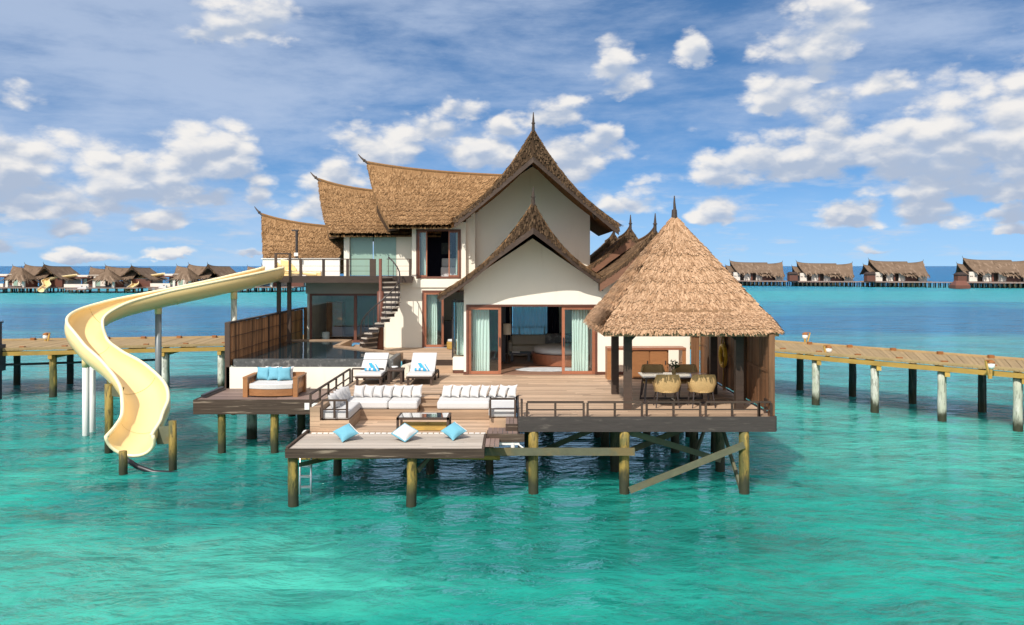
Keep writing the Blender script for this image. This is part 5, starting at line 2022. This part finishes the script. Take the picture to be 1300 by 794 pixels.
# swim ladder
ld2 = thing('swim_ladder', 'small pale steel swim ladder hanging into the water under the platform', 'ladder', (-5.1, 20, 0.5))
m = MB()
xs = [(381 - 650) * 20.2 / 1040, (395 - 650) * 20.2 / 1040]
for x in xs: m.tube([(x, 20.25, 1.25), (x + 0.03, 20.05, 0.3), (x + 0.05, 20.0, -0.5)], 0.025, 8)
part('rails', m, 'chrome', ld2, smooth=True)
for z in (0.92, 0.66, 0.40, 0.14):
    m = MB()
    m.box(xs[0] + 0.02, xs[1] + 0.03, 20.05, 20.16, z, z + 0.035)
    part('rung', m, 'chrome', ld2)
# hose coil by the platform corner
m = MB()
for i in range(3):
    m.tube([(-5.28 + 0.08 * math.cos(a), 21.0 - i * 0.07, 1.25 - i * 0.10 + 0.10 * math.sin(a)) for a in [2 * PI * k / 12 for k in range(12)]], 0.035, 6, closed=True)
solo('coiled_line', m, 'white_fabric', 'white coiled line hanging at the left corner of the platform', 'rope', (-5.28, 20.9, 1.15), smooth=True)

# ------------------------------------------------------------------ inside the rooms
for (x0, x1, y, z0, z1, lab) in ((-1.36, -0.78, 28.25, 1.92, 4.18, 'pale aqua sheer curtain behind the left sliding door pane'), (2.05, 2.62, 28.25, 1.92, 4.18, 'pale aqua sheer curtain behind the right sliding door pane'),
                                 (-3.72, -3.47, 33.35, 5.12, 7.0, 'pale curtain at the left side of the upper window'), (-3.46, -3.05, 33.35, 2.35, 4.5, 'pale curtain behind the living room door pane'),
                                 (-2.30, -2.12, 33.35, 5.12, 7.0, 'pale curtain at the right side of the upper window')):
    m = MB()
    drape(m, x0, x1, y, z0, z1, 4 if x1 - x0 < 0.4 else 6, 0.04)
    solo('curtain', m, 'curtain', lab, 'curtain', ((x0 + x1) / 2, y, z0), smooth=True)
m = MB()
drape(m, -2.02, -1.74, 29.75, 2.35, 4.25, 4, 0.04)
solo('curtain', m, 'curtain', 'pale curtain inside the glazed return left of the bedroom', 'curtain', (-1.9, 29.75, 2.35), smooth=True)
for (x0, x1, lab) in ((1.45, 1.95, 'dark drape on the right side of the bedroom sea view window'), (-0.45, -0.10, 'dark drape on the left side of the bedroom sea view window')):
    m = MB()
    drape(m, x0, x1, 34.15, 1.95, 4.4, 5, 0.05)
    solo('dark_drape', m, 'navy', lab, 'curtain', ((x0 + x1) / 2, 34.15, 1.95), smooth=True)
m = MB()
drape(m, 0.02, 1.46, 34.26, 2.62, 4.12, 9, 0.03)
solo('sheer_curtain', m, 'sheer', 'thin grey sheer curtain across the bedroom sea view window', 'curtain', (0.74, 34.26, 2.62), smooth=True)
bed = thing('round_bed', 'round timber bed with white mattress in the bedroom behind the open doors', 'bed', (2.0, 31.0, 1.9))
m = MB()
m.lathe([(0.0, 0.02), (1.20, 0.02), (1.28, 0.42), (0.0, 0.42)], 40, (2.0, 31.0, 1.9))
part('base', m, 'red_wood', bed, smooth=False)
m = MB()
m.lathe([(0.0, 0.43), (1.16, 0.43), (1.20, 0.50), (1.18, 0.60), (1.05, 0.66), (0.0, 0.67)], 40, (2.0, 31.0, 1.9))
part('mattress', m, 'white_fabric', bed, smooth=True)
m = MB()
m.box(1.3, 2.4, 31.9, 32.1, 2.35, 2.95)
part('headboard', m, 'stone', bed, bevel=0.05)
m = MB()
m.prism([(1.25 + 1.15 * math.cos(2 * PI * i / 24), 29.1 + 0.55 * math.sin(2 * PI * i / 24)) for i in range(24)], 1.905, 1.92)
solo('rug', m, 'rug', 'pale patterned rug on the bedroom floor in front of the round bed', 'rug', (1.25, 29.1, 1.9))
sf = thing('bedroom_sofa', 'beige sofa under the bedroom sea view window', 'sofa', (0.8, 33.5, 1.9))
for (nm, a, b, c, d, e, f) in (('seat', 0.0, 1.5, 33.1, 33.9, 1.95, 2.35), ('backrest', 0.0, 1.5, 33.9, 34.1, 1.95, 2.72), ('armrest', -0.15, 0.0, 33.1, 34.1, 1.95, 2.5)):
    m = MB()
    m.box(a, b, c, d, e, f)
    part(nm, m, 'cream_fabric', sf, bevel=0.05)
cab = thing('wardrobe', 'tall dark wardrobe inside the bedroom left of the doorway', 'wardrobe', (-0.75, 31.5, 1.9))
m = MB()
m.box(-1.4, -0.25, 31.3, 31.9, 1.93, 4.3)
part('carcass', m, 'black', cab)
m = MB()
m.box(-0.78, -0.765, 31.27, 31.298, 1.95, 4.28)
part('door_trim', m, 'dark_red', cab)
lmp = thing('floor_lamp', 'cream shaded floor lamp beside the wardrobe in the bedroom', 'lamp', (-0.18, 30.9, 1.9))
m = MB()
m.tube([(-0.18, 30.9, 1.92), (-0.18, 30.9, 3.1)], 0.02, 8)
m.lathe([(0, 0.02), (0.14, 0.02), (0.14, 0.04), (0, 0.05)], 16, (-0.18, 30.9, 1.9))
part('stand', m, 'metal', lmp)
m = MB()
m.lathe([(0.15, 1.10), (0.15, 1.50), (0.13, 1.50), (0.13, 1.10)], 20, (-0.18, 30.9, 1.9))
part('lamp_shade', m, 'cream_fabric', lmp, smooth=True)
lt = thing('low_table', 'low dark table with white tray between doorway and bedroom sofa', 'table', (0.3, 31.6, 1.9))
m = MB()
m.box(-0.1, 0.75, 31.3, 31.9, 2.20, 2.26)
m.box(-0.05, 0.05, 31.4, 31.8, 1.92, 2.20)
m.box(0.6, 0.7, 31.4, 31.8, 1.92, 2.20)
part('table_body', m, 'black', lt)
m = MB()
m.box(0.0, 0.3, 31.4, 31.6, 2.262, 2.30)
part('tray', m, 'white_paint', lt)
# living room and upper room pieces
m = MB()
m.box(-2.9, -1.95, 34.6, 35.2, 2.34, 3.25)
solo('desk', m, 'black', 'dark desk seen through the living room door', 'desk', (-2.4, 34.9, 2.34))
m = MB()
m.lathe([(0, 0), (0.10, 0.0), (0.14, 0.12), (0.07, 0.22), (0.09, 0.30), (0, 0.28)], 14)
solo('dark_vase', m, 'black', 'dark vase standing on the desk in the living room', 'vase', (-2.45, 34.85, 3.252), world=False, smooth=True)
m = MB()
m.prism([(-2.30 + 0.28 * math.cos(2 * PI * i / 20), 32.4 + 0.28 * math.sin(2 * PI * i / 20)) for i in range(20)], ZT + 0.003, ZT + 0.30)
po = solo('pouf', m, 'jetty_beam', 'round straw coloured pouf with white top on the terrace by the living room door', 'pouf', (-2.3, 32.4, ZT), bevel=0.03)
m = MB()
m.lathe([(0, 0.30), (0.25, 0.30), (0.24, 0.38), (0, 0.40)], 20, (0, 0, 0))
lpart('pouf_top', m, 'white_fabric', po, smooth=True)
m = MB()
m.box(-2.95, -2.05, 33.9, 34.5, 5.08, 5.55)
ac = solo('white_armchair', m, 'white_fabric', 'white armchair inside the upper room seen through the open window', 'armchair', (-2.5, 34.2, 5.06), bevel=0.06)
m = MB()
m.box(-0.45, 0.45, 0.12, 0.30, 0.49, 0.85)
lpart('backrest', m, 'white_fabric', ac, bevel=0.05)
m = MB()
m.box(-3.1, -2.65, 36.0, 36.03, 6.1, 6.6)
pic = solo('wall_picture', m, 'stone', 'small framed picture on the back wall of the upper room', 'picture', (-2.9, 36.0, 6.1))
m = MB()
m.box(-3.8, -2.0, 36.04, 36.1, 5.06, 7.3)
part('upper_room_wall', m, 'navy', villa)
m = MB()
m.box(-3.8, -1.7, 36.5, 36.6, 2.3, 4.92)
part('living_room_wall', m, 'inner_wall', villa)
# bathroom room behind the pool glazing
m = MB()
m.box(-8.2, -7.5, 36.2, 36.9, 2.45, 4.0)
solo('bath_partition', m, 'bar_wood', 'brown timber partition inside the poolside room', 'partition', (-7.85, 36.5, 2.4))
m = MB()
m.box(-6.75, -5.6, 35.2, 35.25, 2.42, 4.4)
solo('shower_screen', m, 'black', 'dark screen panel inside the poolside room', 'screen', (-6.2, 35.2, 2.4))
m = MB()
m.lathe([(0, 0), (0.16, 0), (0.16, 0.34), (0.13, 0.38), (0, 0.36)], 16)
solo('white_stool', m, 'white_paint', 'white drum stool just inside the poolside glazing', 'stool', (-7.9, 34.75, 2.405), world=False)

# ------------------------------------------------------------------ far villas of the resort
def far_part(name, mb, mt, root): return lpart(name, mb, mt, root)


def frame_roof(root, *a, **k): return gable_roof(root, *a, **k)


def far_villa_slide():
    """villa of the left row, seen end on: pyramid pavilion, gables, stepped roofs; built round its own origin"""
    r = thing('distant_villa', 'x', 'villa', (0, 0, 0), 0, 'far villas across the lagoon on the left')
    kw = dict(dens=2.2, tw=0.30, thatch='thatch_far')
    pyramid_roof(r, 0, -2, 2.5, 4.1, 7.4, th=0.25, dens=3, thatch='thatch_far', tw=0.3, skirt=False, fin=0.7)
    gable_roof(r, (4.4, 0.5, 0), 0, 9, 7.7, 3.6, 4.2, 3.2, 3.6, 0.8, 0.8, barge_drop=0.3, fin=0.7, fade=1.6, **kw)
    gable_roof(r, (-2.4, 3.5, 0), R(-90), 7, 7.6, 3.4, 3.6, 3.0, 3.2, 0.9, 0.9, barge_drop=0.2, fin=0.7, fade=1.6, **kw)
    gable_roof(r, (-6.4, 4.5, 0), R(-90), 5, 7.1, 3.0, 3.0, 1.9, 1.9, 0.9, 0.9, barge_drop=0.2, fin=0.6, fade=1.6, **kw)
    m = MB()
    m.box(-10.5, -2.6, 1.8, 2.1, 4.9, 5.5)
    m.box(-4.9, -2.2, 1.2, 6, 1.9, 5.0)
    m.box(1.5, 7.6, 2, 9, 1.9, 4.4)
    m.box(-9.5, -4.0, -3.0, -2.6, 1.5, 2.7)
    far_part('wall', m, 'stucco_far', r)
    m = MB()
    m.box(-10.6, -2.2, 1.7, 3.2, 4.5, 4.88)
    m.box(-8.6, -4.9, 3.2, 6, 1.9, 4.6)
    m.box(4.0, 8.2, 1.0, 1.9, 1.7, 4.2)
    m.box(1.8, 2.3, -4.2, 0.5, 1.7, 3.6)
    far_part('timber_panels', m, 'dark_red', r)
    for x in (-2.1, 2.1):
        m = MB()
        m.box(x - 0.3, x + 0.3, -4.3, -3.9, 1.7, 4.2)
        far_part('pavilion_post', m, 'stucco_far', r)
    m = MB()
    m.box(-4.6, -3.4, 1.15, 1.19, 2.0, 4.3)
    m.box(-8.2, -7.4, 3.12, 3.19, 2.2, 4.3)
    far_part('window_glass', m, 'frosted', r)
    m = MB()
    m.box(-10, 7.8, -4.6, 9, 1.35, 1.7)
    m.box(-6.8, -2.4, -7.5, -4.6, 1.0, 1.3)
    far_part('deck', m, 'deck_brown', r)
    m = MB()
    m.box(-6.2, -4.9, -4.4, -3.8, 1.72, 2.3)
    m.hexa([(-4.7, -6.5, 1.35), (-2.7, -6.5, 1.35), (-2.7, -6, 1.35), (-4.7, -6, 1.35), (-4.7, -6.5, 1.65), (-2.7, -6.5, 2.2), (-2.7, -6, 2.2), (-4.7, -6, 1.65)])
    far_part('deck_furniture', m, 'white_fabric', r)
    m = MB()
    for x in range(-9, 8, 2):
        for y in (-4.2, -0.5, 4, 8): m.tube([(x, y, -1), (x, y, 1.4)], 0.17, 6)
    for x in (-6, -4.2, -2.6): m.tube([(x, -7.2, -1), (x, -7.2, 1.1)], 0.17, 6)
    far_part('stilt', m, 'stilt_dark', r)
    s = thing('distant_slide', 'x', 'water slide', (0, 0, 0), 0, 'far yellow slides across the lagoon')
    P = [(-9.2, 2.2, 5.0), (-11.2, 1.4, 4.6), (-13.2, 0.2, 4.1), (-14.2, -1.6, 3.4), (-13.4, -3.4, 2.7), (-12.2, -5.0, 1.9), (-12.0, -6.6, 1.1), (-12.0, -7.6, 0.5)]
    ch, rim, _ = chute(catmull(P, 4), w=0.75, depth=0.65, th=0.08)
    far_part('chute', ch, 'slide', s)
    far_part('rim', rim, 'slide_rim', s)
    m = MB()
    for (x, y, z) in ((-11.2, 1.4, 4.5), (-14.0, -1.4, 3.3), (-12.6, -4.6, 1.9)): m.tube([(x, y, -1), (x, y, z)], 0.15, 6)
    far_part('support_post', m, 'white_paint', s)
    return r, s


v0, s0 = far_villa_slide()
labs = ['far thatched villa at the very left edge, cut by the picture', 'far thatched villa with pyramid roof, second from the left edge', 'far thatched villa with pyramid roof just above the upper bend of the slide',
        'far thatched villa mostly hidden behind the top of the near slide']
slabs = ['far yellow slide at the left edge, in front of the leftmost far villa', 'far yellow slide between the first and second far villas', 'far yellow slide between the second and third far villas', 'far yellow slide half hidden behind the near slide']
for i, (px, Y) in enumerate(((35, 173), (143, 173), (244, 174), (342, 178))):
    v = v0 if i == 0 else copy_tree(v0)
    s = s0 if i == 0 else copy_tree(s0)
    for o in (v, s):
        o.location = ((px - 650) * Y / 1040, Y, 0)
        o.rotation_euler.z = R((-8, -2, -13, -6)[i])
        o.scale = (0.90 * (1, 1.05, 0.97, 1)[i], 0.85, 0.69 * (1.02, 0.97, 1.03, 1)[i])
    v['label'] = labs[i]
    s['label'] = slabs[i]


def far_villa_long():
    r = thing('distant_villa', 'x', 'villa', (0, 0, 0), 0, 'far villas across the lagoon on the right')
    kw = dict(dens=1.6, tw=0.34, thatch='thatch_far')
    gable_roof(r, (-5.2, 4, 0), R(-90), 9.6, 6.9, 4.2, 4.4, 2.8, 3.0, 0.6, 1.2, barge=False, fin=0.6, fade=1.4, **kw)
    gable_roof(r, (7.8, 3.4, 0), R(90), 7.0, 6.5, 4.2, 4.2, 3.4, 3.4, 0.6, 0.7, barge=False, fin=0.5, fade=1.4, **kw)
    gable_roof(r, (-6.6, 5, 0), R(-90), 5.0, 5.6, 3.5, 3.6, 2.0, 2.2, 0.5, 0.8, barge=False, fin=0.5, fade=1.4, **kw)
    m = MB()
    for (a, b, t) in ((-6.2, -4.4, 4.0), (-3.2, -1.4, 4.1), (0.2, 1.9, 4.2), (5.6, 8.0, 3.2)): m.box(a, b, 0.6, 1.0, 1.6, t)
    m.box(1.9, 4.4, 0.7, 1.0, 3.5, 4.2)
    far_part('wall', m, 'stucco_far', r)
    m = MB()
    m.box(1.9, 5.0, 0.4, 0.62, 1.6, 3.5)
    m.box(-1.3, -0.9, 0.5, 0.9, 1.6, 4.2)
    far_part('timber_panels', m, 'dark_red', r)
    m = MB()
    m.box(-6.3, 8.0, 1.4, 6.5, 1.6, 4.2)  # solid dark block painted in for the shade inside the rooms
    far_part('interior_shade_block', m, 'dark_wood', r)
    m = MB()
    m.box(-7.5, 8.5, -0.6, 7, 1.15, 1.55)
    far_part('deck', m, 'deck_brown', r)
    m = MB()
    for i in range(14):
        for y in (-0.3, 3, 6): m.tube([(-7 + i * 1.15, y, -1), (-7 + i * 1.15, y, 1.2)], 0.2, 6)
    far_part('stilt', m, 'stilt_dark', r)
    return r


v1 = far_villa_long()
labs = ['far thatched villa on the right, nearest the pavilion roof', 'far thatched villa on the right, second from the pavilion roof', 'far thatched villa on the right, third from the pavilion roof', 'far thatched villa at the right edge, largest of its row']
hx = []
for i, (px, Y, sc) in enumerate(((960, 232, 1.0), (1046, 226, 1.0), (1142, 218, 1.0), (1268, 208, 1.08))):
    v = v1 if i == 0 else copy_tree(v1)
    v.location = ((px - 650) * Y / 1040, Y, 0)
    v.scale = (sc, sc, sc * (0.95, 0.91, 0.98, 0.95)[i])
    v.rotation_euler.z = R((0, -6, 4, -9)[i])
    v['label'] = labs[i]
h0 = thing('service_hut', 'x', 'hut', (0, 0, 0), 0, 'small huts on the far walkway')
m = MB()
m.box(-1.1, 1.1, -1, 1, 1.55, 3.4)
far_part('hut_wall', m, 'dark_red', h0)
m = MB()
m.hexa([(-1.3, -1.3, 3.4), (1.3, -1.3, 3.4), (1.3, 1.3, 3.4), (-1.3, 1.3, 3.4), (-0.9, -0.2, 4.0), (0.9, -0.2, 4.0), (0.9, 0.2, 4.0), (-0.9, 0.2, 4.0)])
far_part('hut_roof', m, 'dark_wood', h0)
hl = ['small brown hut between the first and second far villas on the right', 'small brown hut between the second and third far villas on the right', 'small brown hut left of the far villa at the right edge']
for i, (px, Y) in enumerate(((1006, 224), (1104, 216), (1219, 206))):
    o = h0 if i == 0 else copy_tree(h0)
    o.location = ((px - 650) * Y / 1040, Y, 0)
    o['label'] = hl[i]
wk = thing('far_walkway', 'long low pale boardwalk on dark stilts joining the far villas on the right', 'jetty', (100, 215, 0))
m = MB()
a, b = at(880, 360, 236), at(1420, 366, 196)
m.beam((a.x, a.y, 1.40), (b.x, b.y, 1.40), 2.2, 0.22)
part('boards', m, 'deck_brown', wk)
m = MB()
for i in range(90):
    q = Vector(a).lerp(Vector(b), i / 89)
    for dy in (-0.8, 0.8): m.tube([(q.x, q.y + dy, -1), (q.x, q.y + dy, 1.2)], 0.16, 5)
part('piles', m, 'pile_dark', wk)
o = MB()
p = at(1217, 363, 200)
o.box(p.x - 1.8, p.x + 1.8, p.y - 2, p.y + 1, 0.1, 0.9)
o.hexa([(p.x - 1.8, p.y - 2, 0.9), (p.x + 1.8, p.y - 2, 0.9), (p.x + 1.8, p.y + 1, 0.9), (p.x - 1.8, p.y + 1, 0.9), (p.x - 1.1, p.y - 1, 2.0), (p.x + 1.1, p.y - 1, 2.0), (p.x + 1.1, p.y, 2.0), (p.x - 1.1, p.y, 2.0)])
solo('moored_raft', o, 'dark_red', 'brown raft with a low cabin moored left of the far villa at the right edge', 'raft', (p.x, p.y, 0))
